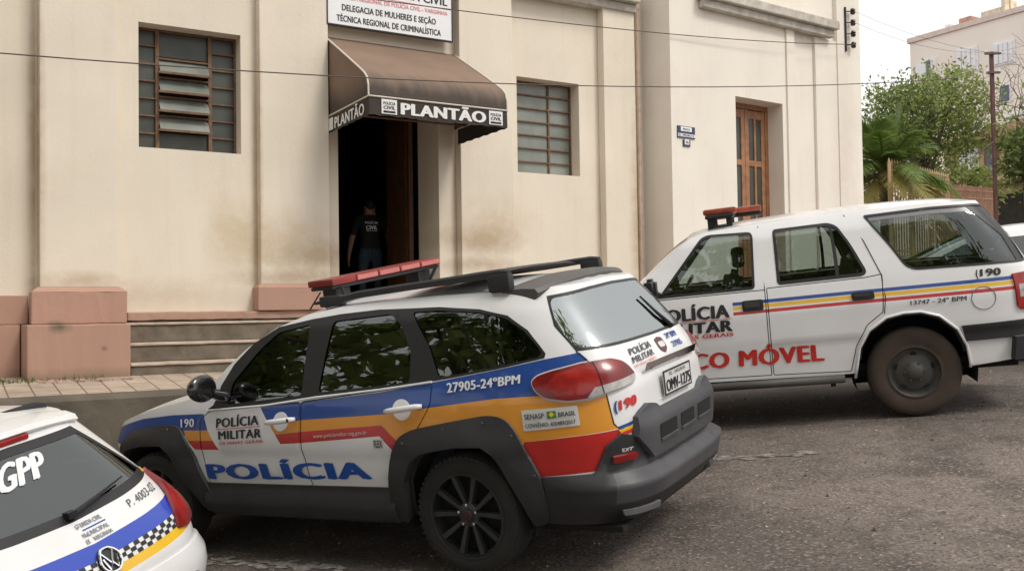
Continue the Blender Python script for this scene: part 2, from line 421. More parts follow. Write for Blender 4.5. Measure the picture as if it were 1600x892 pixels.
# ---------------------------------------------------------------- shared materials
def stain_wall(name, base, spots):
    m = mat(name, base, rough=0.85, var=0.05, vscale=0.9, bump=0.12, bscale=30)
    t = m.node_tree; b = t.nodes['Principled BSDF']; L = t.links
    cur = b.inputs['Base Color'].links[0].from_socket
    tc = t.nodes.new('ShaderNodeTexCoord')
    # rain streaks: noise stretched upright
    mp = t.nodes.new('ShaderNodeMapping'); mp.inputs['Scale'].default_value = (5.0, 5.0, 0.35); L.new(tc.outputs['Object'], mp.inputs[0])
    ns = t.nodes.new('ShaderNodeTexNoise'); ns.inputs['Scale'].default_value = 1.6; ns.inputs['Detail'].default_value = 7; L.new(mp.outputs[0], ns.inputs[0])
    mr = t.nodes.new('ShaderNodeMapRange'); mr.inputs[1].default_value = 0.52; mr.inputs[2].default_value = 0.8; mr.inputs[4].default_value = 0.16; L.new(ns.outputs[0], mr.inputs[0])
    mx = t.nodes.new('ShaderNodeMix'); mx.data_type = 'RGBA'; mx.inputs['B'].default_value = (base[0] * .72, base[1] * .62, base[2] * .5, 1)
    L.new(cur, mx.inputs['A']); L.new(mr.outputs[0], mx.inputs['Factor']); cur = mx.outputs['Result']
    # old repairs and hairline cracks
    n = t.nodes.new('ShaderNodeTexNoise'); n.inputs['Scale'].default_value = 0.7; n.inputs['Detail'].default_value = 4; L.new(tc.outputs['Object'], n.inputs[0])
    r = t.nodes.new('ShaderNodeMapRange'); r.inputs[1].default_value = .56; r.inputs[2].default_value = .585; r.inputs[4].default_value = .10; L.new(n.outputs[0], r.inputs[0])
    mx = t.nodes.new('ShaderNodeMix'); mx.data_type = 'RGBA'; mx.inputs['B'].default_value = (base[0] * .86, base[1] * .80, base[2] * .74, 1); L.new(cur, mx.inputs['A']); L.new(r.outputs[0], mx.inputs['Factor']); cur = mx.outputs['Result']
    nv = t.nodes.new('ShaderNodeTexNoise'); nv.inputs['Scale'].default_value = 2.2; nv.inputs['Detail'].default_value = 8; L.new(tc.outputs['Object'], nv.inputs[0])
    ad = t.nodes.new('ShaderNodeMixRGB'); ad.blend_type = 'ADD'; ad.inputs[0].default_value = .9; L.new(tc.outputs['Object'], ad.inputs[1]); L.new(nv.outputs[1], ad.inputs[2])
    v = t.nodes.new('ShaderNodeTexVoronoi'); v.feature = 'DISTANCE_TO_EDGE'; v.inputs['Scale'].default_value = .55; L.new(ad.outputs[0], v.inputs['Vector'])
    r = t.nodes.new('ShaderNodeMapRange'); r.inputs[1].default_value = 0; r.inputs[2].default_value = .004; r.inputs[3].default_value = .13; r.inputs[4].default_value = 0; L.new(v.outputs['Distance'], r.inputs[0])
    r2 = t.nodes.new('ShaderNodeMapRange'); r2.inputs[1].default_value = .5; r2.inputs[2].default_value = .62; L.new(n.outputs[0], r2.inputs[0])
    mu = t.nodes.new('ShaderNodeMath'); mu.operation = 'MULTIPLY'; L.new(r.outputs[0], mu.inputs[0]); L.new(r2.outputs[0], mu.inputs[1])
    mx = t.nodes.new('ShaderNodeMix'); mx.data_type = 'RGBA'; mx.inputs['B'].default_value = (base[0] * .5, base[1] * .42, base[2] * .36, 1); L.new(cur, mx.inputs['A']); L.new(mu.outputs[0], mx.inputs['Factor']); cur = mx.outputs['Result']
    for (s, z, rs, rz, col, amt) in spots:
        mp = t.nodes.new('ShaderNodeMapping'); mp.vector_type = 'POINT'
        mp.inputs['Scale'].default_value = (1 / rs, 0.0, 1 / rz); mp.inputs['Location'].default_value = (-s / rs, 0, -z / rz)
        L.new(tc.outputs['Object'], mp.inputs[0])
        g = t.nodes.new('ShaderNodeTexGradient'); g.gradient_type = 'SPHERICAL'; L.new(mp.outputs[0], g.inputs[0])
        n = t.nodes.new('ShaderNodeTexNoise'); n.inputs['Scale'].default_value = 4.5; n.inputs['Detail'].default_value = 12; n.inputs['Roughness'].default_value = .68; L.new(tc.outputs['Object'], n.inputs[0])
        mu = t.nodes.new('ShaderNodeMath'); mu.operation = 'MULTIPLY'; L.new(g.outputs['Fac'], mu.inputs[0]); L.new(n.outputs[0], mu.inputs[1])
        r = t.nodes.new('ShaderNodeMapRange'); r.inputs[1].default_value = 0.10; r.inputs[2].default_value = 0.46; r.inputs[4].default_value = amt; L.new(mu.outputs[0], r.inputs[0])
        mx = t.nodes.new('ShaderNodeMix'); mx.data_type = 'RGBA'; mx.inputs['B'].default_value = (*col, 1)
        L.new(cur, mx.inputs['A']); L.new(r.outputs[0], mx.inputs['Factor']); cur = mx.outputs['Result']
    L.new(cur, b.inputs['Base Color'])
    return m
BROWN = (0.38, 0.265, 0.155); TAN = (0.55, 0.43, 0.29)
M_WALL = stain_wall('cream_plaster', (0.755, 0.676, 0.563), [(2.1, 2.36, 1.15, 0.30, BROWN, 0.75), (1.7, 2.55, 1.2, 0.55, TAN, .6), (1.8, 2.10, 1.2, 0.16, BROWN, .6), (4.4, 2.62, 1.0, 0.30, BROWN, 0.75), (4.6, 2.85, 1.1, .55, TAN, .6), (4.4, 2.28, .9, .18, BROWN, .6), (4.3, 1.95, .6, .2, BROWN, .6), (-.5, 2.05, .7, .16, (.5, .38, .25), .7), (1.15, 2.6, 0.5, 0.7, (0.58, 0.46, 0.28), 0.55), (0.4, 1.9, 1.2, .3, (.55, .45, .32), .5), (7.0, 3.0, 0.25, 2.5, (0.5, 0.38, 0.26), 0.8), (-.9, 3.5, .12, 2.5, (.45, .33, .22), .7), (1.42, 3.5, .07, 2.5, (.5, .38, .25), .6)])
M_WALL2 = stain_wall('cream_plaster_corner', (0.80, 0.737, 0.645), [(4.0, 4.0, 0.5, 3.0, (0.6, 0.5, 0.42), 0.4)])
M_PINK = stain_wall('pink_plinth_paint', (0.43, 0.26, 0.195), [(-.75, 1.57, .16, .1, (.10, .09, .05), .9), (-.35, 1.35, .05, .05, (.2, .12, .09), .8), (-.6, 1.05, 1.5, .16, (.24, .17, .12), .9), (2.5, 1.66, 3.5, .06, (.28, .2, .15), .6)])
M_STEP = mat('grimy_step_stone', (0.20, 0.165, 0.125), 0.85, color2=(0.10, 0.08, 0.058), vscale=5, bump=0.25, bscale=30)
M_TREAD = mat('step_tread_tiles', (0.46, 0.37, 0.29), 0.8, var=0.22, vscale=7, bump=0.15)
M_WOOD = mat('varnished_wood', (0.33, 0.155, 0.075), 0.5, var=0.25, vscale=9)
M_RUST = mat('rusty_bar', (0.17, 0.095, 0.052), 0.75, var=0.3, vscale=15)
M_PANE = mat('dusty_pane', (0.16, 0.175, 0.15), 0.28, color2=(0.28, 0.30, 0.27), vscale=2.2, spec=0.6)
M_PANE_D = mat('dark_pane', (0.045, 0.050, 0.042), 0.3, color2=(0.085, 0.09, 0.078), vscale=2.0, spec=0.4)
M_CONC = mat('grey_cornice', (0.62, 0.58, 0.52), 0.85, color2=(0.40, 0.36, 0.30), vscale=7, bump=0.2)
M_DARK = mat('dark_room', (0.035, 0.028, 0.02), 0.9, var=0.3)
M_BLACK = mat('black_plastic', (0.012, 0.012, 0.013), 0.45, var=0.1)
M_WHITE = mat('white_enamel', (0.80, 0.80, 0.81), 0.4, var=0.03)
M_INK = mat('black_ink', (0.02, 0.02, 0.024), 0.5)
M_REDINK = mat('red_ink', (0.62, 0.035, 0.03), 0.5)

# ---------------------------------------------------------------- ground: the street climbs to the right
FA = Matrix.Translation((-4.2093, 10.5125, 0)) @ Matrix.Rotation(RAD(31), 4, 'Z')     # facade: x along, y into the building, z up
FT = Matrix.Translation((2.3254, 13.7390, 0)) @ Matrix.Rotation(RAD(35), 4, 'Z')      # corner block
A31 = RAD(31)
def fa(s, n, z=0.0):
    v = FA @ Vector((s, -n, z)); return np.array(v)
def along(x, y): return (x + 4.2093) * math.cos(A31) + (y - 10.5125) * math.sin(A31)
def sp(t, k=1.2): return np.log1p(np.exp(np.clip(t * k, -40, 40))) / k
def gz(x, y):
    x = np.asarray(x, float); y = np.asarray(y, float)
    s = along(x, y)
    return (0.1025 * x + 0.0598 * y - 0.056 - 0.075 * sp(s - 7.5) - 0.04 * sp(s - 60, .3) + 0.112 * sp(-9 - s)
            - 0.17 * np.exp(-((x + 3.4) ** 2 + (y - 4.1) ** 2) / 2.9))
def axis_pts(a, b, fine, far):
    t = list(np.arange(a, b + 1e-6, fine)); d = fine; x = b
    while x < far: d *= 1.35; x += d; t.append(x)
    d = fine; x = a
    while x > -far: d *= 1.35; x -= d; t.insert(0, x)
    return np.array(t)
gx = axis_pts(-9, 16, 0.3, 700); gy = axis_pts(-3, 30, 0.3, 700)
X, Y = np.meshgrid(gx, gy); Zg = gz(X, Y)
nx_, ny_ = len(gx), len(gy)
mb = MB()
mb.add(np.stack([X.ravel(), Y.ravel(), Zg.ravel()], 1), [(j * nx_ + i, j * nx_ + i + 1, (j + 1) * nx_ + i + 1, (j + 1) * nx_ + i) for j in range(ny_ - 1) for i in range(nx_ - 1)])
def asphalt():
    m = mat('worn_asphalt', (0.11, 0.09, 0.075), 0.92)
    t = m.node_tree; L = t.links; b = t.nodes['Principled BSDF']; tc = t.nodes.new('ShaderNodeTexCoord')
    def noise(sc_, det, lo, hi, a, c, prev, op='MIX'):
        n = t.nodes.new('ShaderNodeTexNoise'); n.inputs['Scale'].default_value = sc_; n.inputs['Detail'].default_value = det; L.new(tc.outputs['Object'], n.inputs[0])
        r = t.nodes.new('ShaderNodeMapRange'); r.inputs[1].default_value = lo; r.inputs[2].default_value = hi; r.inputs[4].default_value = a; L.new(n.outputs[0], r.inputs[0])
        x = t.nodes.new('ShaderNodeMix'); x.data_type = 'RGBA'; x.inputs['B'].default_value = (*c, 1)
        if isinstance(prev, tuple): x.inputs['A'].default_value = (*prev, 1)
        else: L.new(prev, x.inputs['A'])
        L.new(r.outputs[0], x.inputs['Factor']); return x.outputs['Result'], n
    c, _ = noise(0.55, 8, 0.40, 0.62, 0.85, (0.20, 0.162, 0.138), (0.110, 0.089, 0.076))
    c, _ = noise(1.5, 10, 0.50, 0.66, 0.8, (0.050, 0.040, 0.034), c)
    c, _ = noise(9.0, 6, 0.5, 0.75, 0.7, (0.060, 0.048, 0.040), c)
    c, n3 = noise(42.0, 4, 0.54, 0.72, 0.9, (0.34, 0.28, 0.235), c)
    c, n4 = noise(60.0, 3, 0.52, 0.68, 0.85, (0.030, 0.025, 0.022), c)
    # shade around the parked cars darkened into the asphalt along the kerb, ragged edge
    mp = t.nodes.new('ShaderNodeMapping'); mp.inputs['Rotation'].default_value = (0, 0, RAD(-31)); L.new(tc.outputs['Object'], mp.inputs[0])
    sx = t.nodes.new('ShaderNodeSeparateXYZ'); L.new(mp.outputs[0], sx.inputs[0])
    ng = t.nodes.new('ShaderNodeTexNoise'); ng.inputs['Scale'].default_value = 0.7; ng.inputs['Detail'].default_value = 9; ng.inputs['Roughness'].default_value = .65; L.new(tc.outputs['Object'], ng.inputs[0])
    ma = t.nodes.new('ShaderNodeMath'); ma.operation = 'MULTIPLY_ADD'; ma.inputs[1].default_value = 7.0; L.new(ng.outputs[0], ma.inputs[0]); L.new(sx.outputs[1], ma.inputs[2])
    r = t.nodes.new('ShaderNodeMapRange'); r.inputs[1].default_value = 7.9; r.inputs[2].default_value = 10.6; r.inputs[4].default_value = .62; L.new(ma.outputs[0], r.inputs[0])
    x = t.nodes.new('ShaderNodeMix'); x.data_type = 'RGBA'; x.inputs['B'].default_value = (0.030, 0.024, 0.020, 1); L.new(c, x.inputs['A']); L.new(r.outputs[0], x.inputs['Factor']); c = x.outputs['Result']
    v = t.nodes.new('ShaderNodeTexVoronoi'); v.inputs['Scale'].default_value = 0.55; v.feature = 'DISTANCE_TO_EDGE'
    nv = t.nodes.new('ShaderNodeTexNoise'); nv.inputs['Scale'].default_value = 1.5; nv.inputs['Detail'].default_value = 6; L.new(tc.outputs['Object'], nv.inputs[0])
    ad = t.nodes.new('ShaderNodeMixRGB'); ad.blend_type = 'ADD'; ad.inputs[0].default_value = 1.2; L.new(tc.outputs['Object'], ad.inputs[1]); L.new(nv.outputs[1], ad.inputs[2]); L.new(ad.outputs[0], v.inputs['Vector'])
    r = t.nodes.new('ShaderNodeMapRange'); r.inputs[1].default_value = 0.0; r.inputs[2].default_value = 0.009; r.inputs[3].default_value = 0.3; r.inputs[4].default_value = 0; L.new(v.outputs['Distance'], r.inputs[0])
    x = t.nodes.new('ShaderNodeMix'); x.data_type = 'RGBA'; x.inputs['B'].default_value = (0.04, 0.034, 0.03, 1); L.new(c, x.inputs['A']); L.new(r.outputs[0], x.inputs['Factor'])
    L.new(x.outputs['Result'], b.inputs['Base Color'])
    bp = t.nodes.new('ShaderNodeBump'); bp.inputs['Strength'].default_value = 0.7; bp.inputs['Distance'].default_value = 0.012; L.new(n3.outputs[0], bp.inputs['Height']); L.new(bp.outputs[0], b.inputs['Normal'])
    return m
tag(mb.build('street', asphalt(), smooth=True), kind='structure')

# pavement: raised and level beside the steps, then climbing with the street
def pave_mat():
    m = mat('pavement_tiles', (0.40, 0.32, 0.25), 0.85, var=0.2, vscale=3.5)
    t = m.node_tree; L = t.links; b = t.nodes['Principled BSDF']; cur = b.inputs['Base Color'].links[0].from_socket
    tc = t.nodes.new('ShaderNodeTexCoord'); br = t.nodes.new('ShaderNodeTexBrick')
    mp = t.nodes.new('ShaderNodeMapping'); mp.inputs['Rotation'].default_value = (0, 0, RAD(90)); L.new(tc.outputs['Object'], mp.inputs[0]); L.new(mp.outputs[0], br.inputs['Vector'])
    br.inputs['Scale'].default_value = 1.0; br.inputs['Brick Width'].default_value = 0.42; br.inputs['Row Height'].default_value = 0.21; br.inputs['Mortar Size'].default_value = 0.008; br.inputs['Mortar Smooth'].default_value = 0.3
    x = t.nodes.new('ShaderNodeMix'); x.data_type = 'RGBA'; x.inputs['B'].default_value = (0.13, 0.10, 0.075, 1); L.new(cur, x.inputs['A']); L.new(br.outputs['Fac'], x.inputs['Factor']); L.new(x.outputs['Result'], b.inputs['Base Color'])
    return m
M_KERB = mat('dirty_kerb_concrete', (0.15, 0.125, 0.095), 0.9, color2=(0.08, 0.066, 0.05), vscale=3.0, bump=0.3, bscale=20)
mb = MB()
ss = np.arange(-14, 26.01, 0.5)
def pave_top(s, n):
    p = fa(s, n); g = float(gz(*fa(s, 1.9)[:2])) + 0.15
    lev = 1.06 - 0.085 * max(0.0, n - 0.75)
    return 0.5 * (lev + g + math.sqrt((lev - g) ** 2 + 0.02)) if s > 2 else lev - 0.05 * max(0.0, -4 - s)
rows = []
for s in ss:
    rows.append([(s, 0.3, pave_top(s, -0.3)), (s, -0.75, pave_top(s, 0.75)), (s, -1.75, pave_top(s, 1.75)), (s, -1.90, pave_top(s, 1.9) - 0.005), (s, -1.925, pave_top(s, 1.9) - 0.035), (s, -1.93, float(gz(*fa(s, 1.93)[:2])) - 0.3)])
k = len(rows[0]); V = [p for r in rows for p in r]
F = []; mi = []
for i in range(len(rows) - 1):
    for j in range(k - 1): F.append((i * k + j, i * k + j + 1, (i + 1) * k + j + 1, (i + 1) * k + j)); mi.append(0 if j < 2 else 1)
mb.add(V, F, mi)
o = mb.build('pavement', [pave_mat(), M_KERB]); o.matrix_world = FA; tag(o, kind='structure')

# worn paint of a parking line on the asphalt
mb = MB()
M_LINE = mat('worn_line_paint', (0.33, 0.30, 0.265), 0.9, color2=(0.12, 0.10, 0.088), vscale=24)
def line_bits(p0, p1, wid, dens):
    p0 = np.array(p0); p1 = np.array(p1); d = p1 - p0; Ln = np.hypot(*d); d = d / Ln; q = np.array([-d[1], d[0]])
    for i in range(int(Ln * dens)):
        a = rng.uniform(0, Ln); b = rng.normal(0, wid); r = rng.uniform(0.012, 0.05)
        if math.sin(a * 3.1) + math.sin(a * 7.7 + 1) < rng.uniform(-1.4, 0.8): continue
        c = p0 + d * a + q * b; k = rng.integers(5, 8); th = rng.uniform(0, 6)
        P = [c + d * r * 1.6 * math.cos(th + 6.283 * j / k) * rng.uniform(.6, 1) + q * r * .7 * math.sin(th + 6.283 * j / k) * rng.uniform(.6, 1) for j in range(k)]
        mb.add([(p[0], p[1], float(gz(p[0], p[1])) + 0.005) for p in P], [tuple(range(k))])
line_bits((-2.05, 6.25), (-0.35, 5.25), 0.03, 70)
line_bits((1.52, 7.2), (2.2, 7.05), 0.03, 130)
tag(mb.build('road_marking', M_LINE), kind='structure')

# loose grit
mb = MB()
for i in range(1500):
    x, y = rng.uniform(-2.5, 9), rng.uniform(3.0, 10.5); z = float(gz(x, y)); r = abs(rng.normal(0, .006)) + .003; th = rng.uniform(0, 6.3)
    P = [(x + r * math.cos(th + 1.57 * k) * rng.uniform(.7, 1.2), y + r * math.sin(th + 1.57 * k) * rng.uniform(.7, 1.2), z) for k in range(4)] + [(x, y, z + r * rng.uniform(.6, 1.1))]
    mb.add(P, [(0, 1, 4), (1, 2, 4), (2, 3, 4), (3, 0, 4)], int(rng.random() < .4))
tag(mb.build('loose_grit', [mat('pale_grit', (.36, .31, .26), .9), mat('dark_grit', (.06, .05, .045), .9)]), kind='stuff')
# fallen leaves
mb = MB()
M_LITTER = mat('dry_leaf', (0.30, 0.17, 0.08), 0.9, color2=(0.5, 0.42, 0.28), vscale=1.5)
for i in range(420):
    x, y = rng.uniform(-1, 9), rng.uniform(3.2, 9.5); z = float(gz(x, y)) + 0.006; r = rng.uniform(0.004, 0.015) * (1 if rng.random() < .93 else 2.2); th = rng.uniform(0, 6)
    a = np.array([math.cos(th), math.sin(th)]); b = np.array([-a[1], a[0]])
    P = [(x + a[0] * r * u + b[0] * r * v * .5, y + a[1] * r * u + b[1] * r * v * .5, z + rng.uniform(0, .006)) for u, v in ((-1, 0), (0, -1), (1, 0), (0, 1))]
    mb.add(P, [(0, 1, 2, 3)])
tag(mb.build('fallen_leaves', M_LITTER), kind='stuff')
# ---------------------------------------------------------------- police station
def wall_with_holes(mb, s0, s1, z0, z1, holes, y, depth, mi=0):
    """upright wall in the x-z plane at y with rectangular holes (a, b, c, d, reveal depth)"""
    xs = sorted({s0, s1, *[h[0] for h in holes], *[h[1] for h in holes]}); zs = sorted({z0, z1, *[h[2] for h in holes], *[h[3] for h in holes]})
    for i in range(len(xs) - 1):
        for j in range(len(zs) - 1):
            cx, cz = (xs[i] + xs[i + 1]) / 2, (zs[j] + zs[j + 1]) / 2
            if any(h[0] < cx < h[1] and h[2] < cz < h[3] for h in holes): continue
            mb.add([(xs[i], y, zs[j]), (xs[i + 1], y, zs[j]), (xs[i + 1], y, zs[j + 1]), (xs[i], y, zs[j + 1])], [(0, 1, 2, 3)], mi)
    for a, b, c, d, dep in holes:
        y2 = y + dep
        for q in ([(a, y, c), (a, y2, c), (a, y2, d), (a, y, d)], [(b, y, c), (b, y, d), (b, y2, d), (b, y2, c)],
                  [(a, y, d), (a, y2, d), (b, y2, d), (b, y, d)], [(a, y, c), (b, y, c), (b, y2, c), (a, y2, c)]):
            mb.add(q, [(0, 1, 2, 3)], mi)
def worn_box(mb, x0, x1, y0, y1, z0, z1, mi=0, amp=.006, seed=0):
    """a masonry block with softened, slightly wandering edges"""
    from mathutils import noise as mn
    bm = bmesh.new(); bmesh.ops.create_cube(bm, size=1)
    for v in bm.verts: v.co = Vector(((x0 + x1) / 2 + v.co.x * (x1 - x0), (y0 + y1) / 2 + v.co.y * (y1 - y0), (z0 + z1) / 2 + v.co.z * (z1 - z0)))
    bmesh.ops.bevel(bm, geom=bm.edges[:], offset=min(.014, (z1 - z0) * .3), segments=2, affect='EDGES', profile=.6)
    L = max(x1 - x0, 1e-3)
    for k in range(1, int(L / .06)):
        x = x0 + L * k / int(L / .06); bmesh.ops.bisect_plane(bm, geom=bm.verts[:] + bm.edges[:] + bm.faces[:], plane_co=(x, 0, 0), plane_no=(1, 0, 0))
    for v in bm.verts:
        if v.co.y < y1 - .02:
            p = v.co * 5 + Vector((seed, 0, 0)); d = mn.noise(p) * amp + mn.noise(p * 4) * amp * .6
            v.co += Vector((mn.noise(p + Vector((9, 0, 0))) * amp * .6, d, mn.noise(p + Vector((0, 7, 0))) * amp * .8 if v.co.z > z0 + .05 or z1 - z0 < .1 else 0))
    return mb.bm(bm, mi)
st = empty('police_station', FA)
tag(st, 'long cream plastered police building with pink plinth, pilasters and stone steps', 'building')
W1 = (0.12, 1.25, 3.54, 4.935); W2 = (5.03, 6.07, 3.57, 4.89); DR = (2.44, 3.82, 1.62, 4.6)
mb = MB()
wall_with_holes(mb, -0.9, 7.9, 0.9, 8.2, [(*W1, 0.30), (*W2, 0.30), (*DR, 0.62)], 0.0, 0.3)
mb.add([(-14, .14, .4), (-0.9, .14, .4), (-0.9, .14, 8.2), (-14, .14, 8.2)], [(0, 1, 2, 3)])
mb.add([(-0.9, .14, .9), (-0.9, 0, .9), (-0.9, 0, 8.2), (-0.9, .14, 8.2)], [(0, 1, 2, 3)])
# back, ends and roof
mb.add([(-14, 12, 0), (7.9, 12, 0), (7.9, 12, 8.2), (-14, 12, 8.2)], [(0, 1, 2, 3)])
mb.add([(-14, .14, 0), (-14, 12, 0), (-14, 12, 8.2), (-14, .14, 8.2)], [(0, 1, 2, 3)])
mb.add([(7.9, 0, 0), (7.9, 12, 0), (7.9, 12, 8.2), (7.9, 0, 8.2)], [(0, 1, 2, 3)])
mb.add([(-14, -.1, 8.2), (7.9, -.1, 8.2), (7.9, 12, 8.2), (-14, 12, 8.2)], [(0, 1, 2, 3)])
mb.build('wall', M_WALL, st)
for a, b in ((-0.88, -0.12), (1.43, 2.27), (4.07, 4.88), (6.41, 6.98)):
    MB().box(a, b, -0.15, -0.002, 1.98, 8.15, bev=0.012).build('pilaster', M_WALL, st)
# pink plinth: pedestals and base band
mb = MB()
worn_box(mb, -1.05, -0.10, -0.78, -0.003, 0.9, 1.595, amp=.010)
worn_box(mb, -0.97, -0.05, -0.28, -0.004, 1.598, 1.932, amp=.008, seed=3)
mb.add([(-0.97, -0.28, 1.93), (-0.05, -0.28, 1.93), (-0.10, -0.155, 1.985), (-0.90, -0.155, 1.985)], [(0, 1, 2, 3)])
mb.add([(-0.97, -0.28, 1.93), (-0.90, -0.155, 1.985), (-0.90, 0, 1.985), (-0.97, 0, 1.93)], [(0, 1, 2, 3)])
mb.add([(-0.05, -0.28, 1.93), (-0.10, -0.155, 1.985), (-0.10, 0, 1.985), (-0.05, 0, 1.93)], [(0, 1, 2, 3)])
mb.build('pedestal', M_PINK, st)
for a, b in ((1.37, 2.30), (4.04, 4.93), (6.36, 7.02)):
    m2 = MB(); m2.box(a, b, -0.24, -0.003, 1.715, 1.975, bev=0.01)
    m2.add([(a, -0.24, 1.975), (b, -0.24, 1.975), (b - .05, -0.155, 2.03), (a + .05, -0.155, 2.03)], [(0, 1, 2, 3)])
    m2.add([(a, -0.24, 1.975), (a + .05, -0.155, 2.03), (a + .05, 0, 2.03), (a, 0, 1.975)], [(0, 1, 2, 3)])
    m2.add([(b, -0.24, 1.975), (b - .05, -0.155, 2.03), (b - .05, 0, 2.03), (b, 0, 1.975)], [(0, 1, 2, 3)])
    m2.build('pedestal', M_PINK, st)
mb = MB()
mb.box(-14, -0.98, -0.02, 0.139, 1.60, 1.90, bev=0.01); mb.box(-14, -1.06, -0.10, 0.138, 0.4, 1.597, bev=0.01)
worn_box(mb, -0.04, 2.43, -0.205, -0.002, 1.622, 1.712, amp=.012); mb.box(3.83, 7.4, -0.215, -0.0025, 1.622, 1.712, bev=0.006)
mb.box(4.95, 7.4, -0.22, -0.003, 0.8, 1.615)
mb.build('plinth_band', M_PINK, st)
# stone steps, each a riser and a lighter tiled tread
for n, zt, zb in ((0.75, 1.185, 0.95), (0.48, 1.385, 1.185), (0.21, 1.60, 1.385)):
    m2 = MB(); worn_box(m2, -0.095, 4.94, -n, -0.005, zb, zt - 0.03, 0, .008, n); worn_box(m2, -0.095, 4.94, -n - 0.02, -0.006, zt - 0.028, zt, 1, .006, n + 5)
    m2.build('step', [M_STEP, M_TREAD], st)
# cornice under the parapet
mb = MB()
mb.box(-14, 6.99, -0.30, -0.0035, 6.12, 6.28, bev=0.02); mb.box(-14, 6.99, -0.2, -0.0045, 6.0, 6.118, bev=0.02)
mb.build('cornice', M_CONC, st)
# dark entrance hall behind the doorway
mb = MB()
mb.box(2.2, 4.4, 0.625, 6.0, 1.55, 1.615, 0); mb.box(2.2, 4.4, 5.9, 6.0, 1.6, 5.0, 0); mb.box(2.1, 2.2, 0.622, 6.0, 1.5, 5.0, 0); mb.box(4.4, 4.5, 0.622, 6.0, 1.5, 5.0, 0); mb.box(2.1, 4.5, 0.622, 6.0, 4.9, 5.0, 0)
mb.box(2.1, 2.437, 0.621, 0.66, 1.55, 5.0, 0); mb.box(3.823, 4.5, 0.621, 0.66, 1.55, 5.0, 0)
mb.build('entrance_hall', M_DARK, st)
mb = MB(); mb.box(3.70, 3.76, 0.66, 1.42, 1.63, 4.55); mb.box(3.69, 3.70, 0.75, 1.33, 1.8, 2.6); mb.box(3.69, 3.70, 0.75, 1.33, 2.8, 4.3)
mb.build('open_door_leaf', mat('dark_wood', (0.10, 0.045, 0.02), 0.55, var=0.25), st)
# tall narrow window of louvres between two strips of fixed panes
def bar(mb, x0, x1, z0, z1, y, t=0.03): mb.box(x0, x1, y - t / 2, y + t / 2, z0, z1)
mb = MB()
x0, x1, z0, z1 = W1; y = 0.22
bar(mb, x0, x0 + .025, z0, z1, y); bar(mb, x1 - .025, x1, z0, z1, y); bar(mb, x0, x1, z0, z0 + .025, y - .001); bar(mb, x0, x1, z1 - .025, z1, y - .001)
ca, cb = 0.355, 0.945
bar(mb, ca - .02, ca + .02, z0, z1, y - .002, .05); bar(mb, cb - .02, cb + .02, z0, z1, y - .002, .05)
for i in range(1, 7):
    z = z0 + (z1 - z0) * i / 7
    bar(mb, x0, ca, z - .009, z + .009, y + .001); bar(mb, cb, x1, z - .009, z + .009, y + .001)
wf = mb.build('window', M_RUST, st)
wf['label'] = 'louvred window with rusty bars'
mb = MB(); mb.box(x0 + .01, ca, y + .018, y + .024, z0, z1); mb.box(cb, x1 - .01, y + .018, y + .024, z0, z1)
mb.box(ca, cb, y + .019, y + .024, z0, z0 + .22); mb.box(ca, cb, y + .019, y + .024, z1 - .30, z1)
mb.build('pane', M_PANE_D, wf)
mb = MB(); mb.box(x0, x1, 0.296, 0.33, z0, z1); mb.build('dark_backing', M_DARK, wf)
zz = np.linspace(z0 + .22, z1 - .30, 5)
for i in range(4):
    a, b = zz[i], zz[i + 1]; m2 = MB()
    m2.add([(ca + .02, y - .10, a + .02), (cb - .02, y - .10, a + .02), (cb - .02, y + .02, b - .035), (ca + .02, y + .02, b - .035)], [(0, 1, 2, 3)])
    m2.add([(ca + .02, y - .094, a + .02), (cb - .02, y - .094, a + .02), (cb - .02, y + .026, b - .035), (ca + .02, y + .026, b - .035)], [(3, 2, 1, 0)])
    lv = m2.build('louvre', M_PANE, wf, fix=False)
    m3 = MB(); m3.box(ca, cb, y - .115, y - .092, a, a + .025); m3.box(ca, cb, y - .02, y + .02, b - .04, b - .02); m3.build('louvre_rail', M_RUST, wf)
# plain window grid
mb = MB(); x0, x1, z0, z1 = W2; y = 0.22
for x in (x0 + .012, x0 + .075, x0 + .655, x1 - .012): bar(mb, x - .012, x + .012, z0, z1, y)
for i in range(0, 8):
    z = z0 + (z1 - z0) * i / 7 if i not in (0, 7) else (z0 + .008 if i == 0 else z1 - .008)
    bar(mb, x0, x1, z - .009, z + .009, y - .003)
wf = mb.build('window', M_RUST, st); wf['label'] = 'plain window with a grid of rusty bars'
mb = MB(); mb.box(x0, x1, y + .012, y + .02, z0, z1); mb.build('pane', M_PANE, wf)
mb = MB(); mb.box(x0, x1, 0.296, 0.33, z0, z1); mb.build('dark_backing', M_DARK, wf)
# rain pipe in the corner
mb = MB(); mb.tube([(7.10, -0.06, 0.9), (7.10, -0.06, 6.6)], 0.035, 10)
for z in (2.9, 4.6, 6.1): mb.tube([(7.10, -0.06, z), (7.10, -0.06, z + .05)], 0.045, 10)
mb.build('rain_pipe', mat('pipe_paint', (0.60, 0.48, 0.38), 0.6, var=0.2, vscale=8), st)
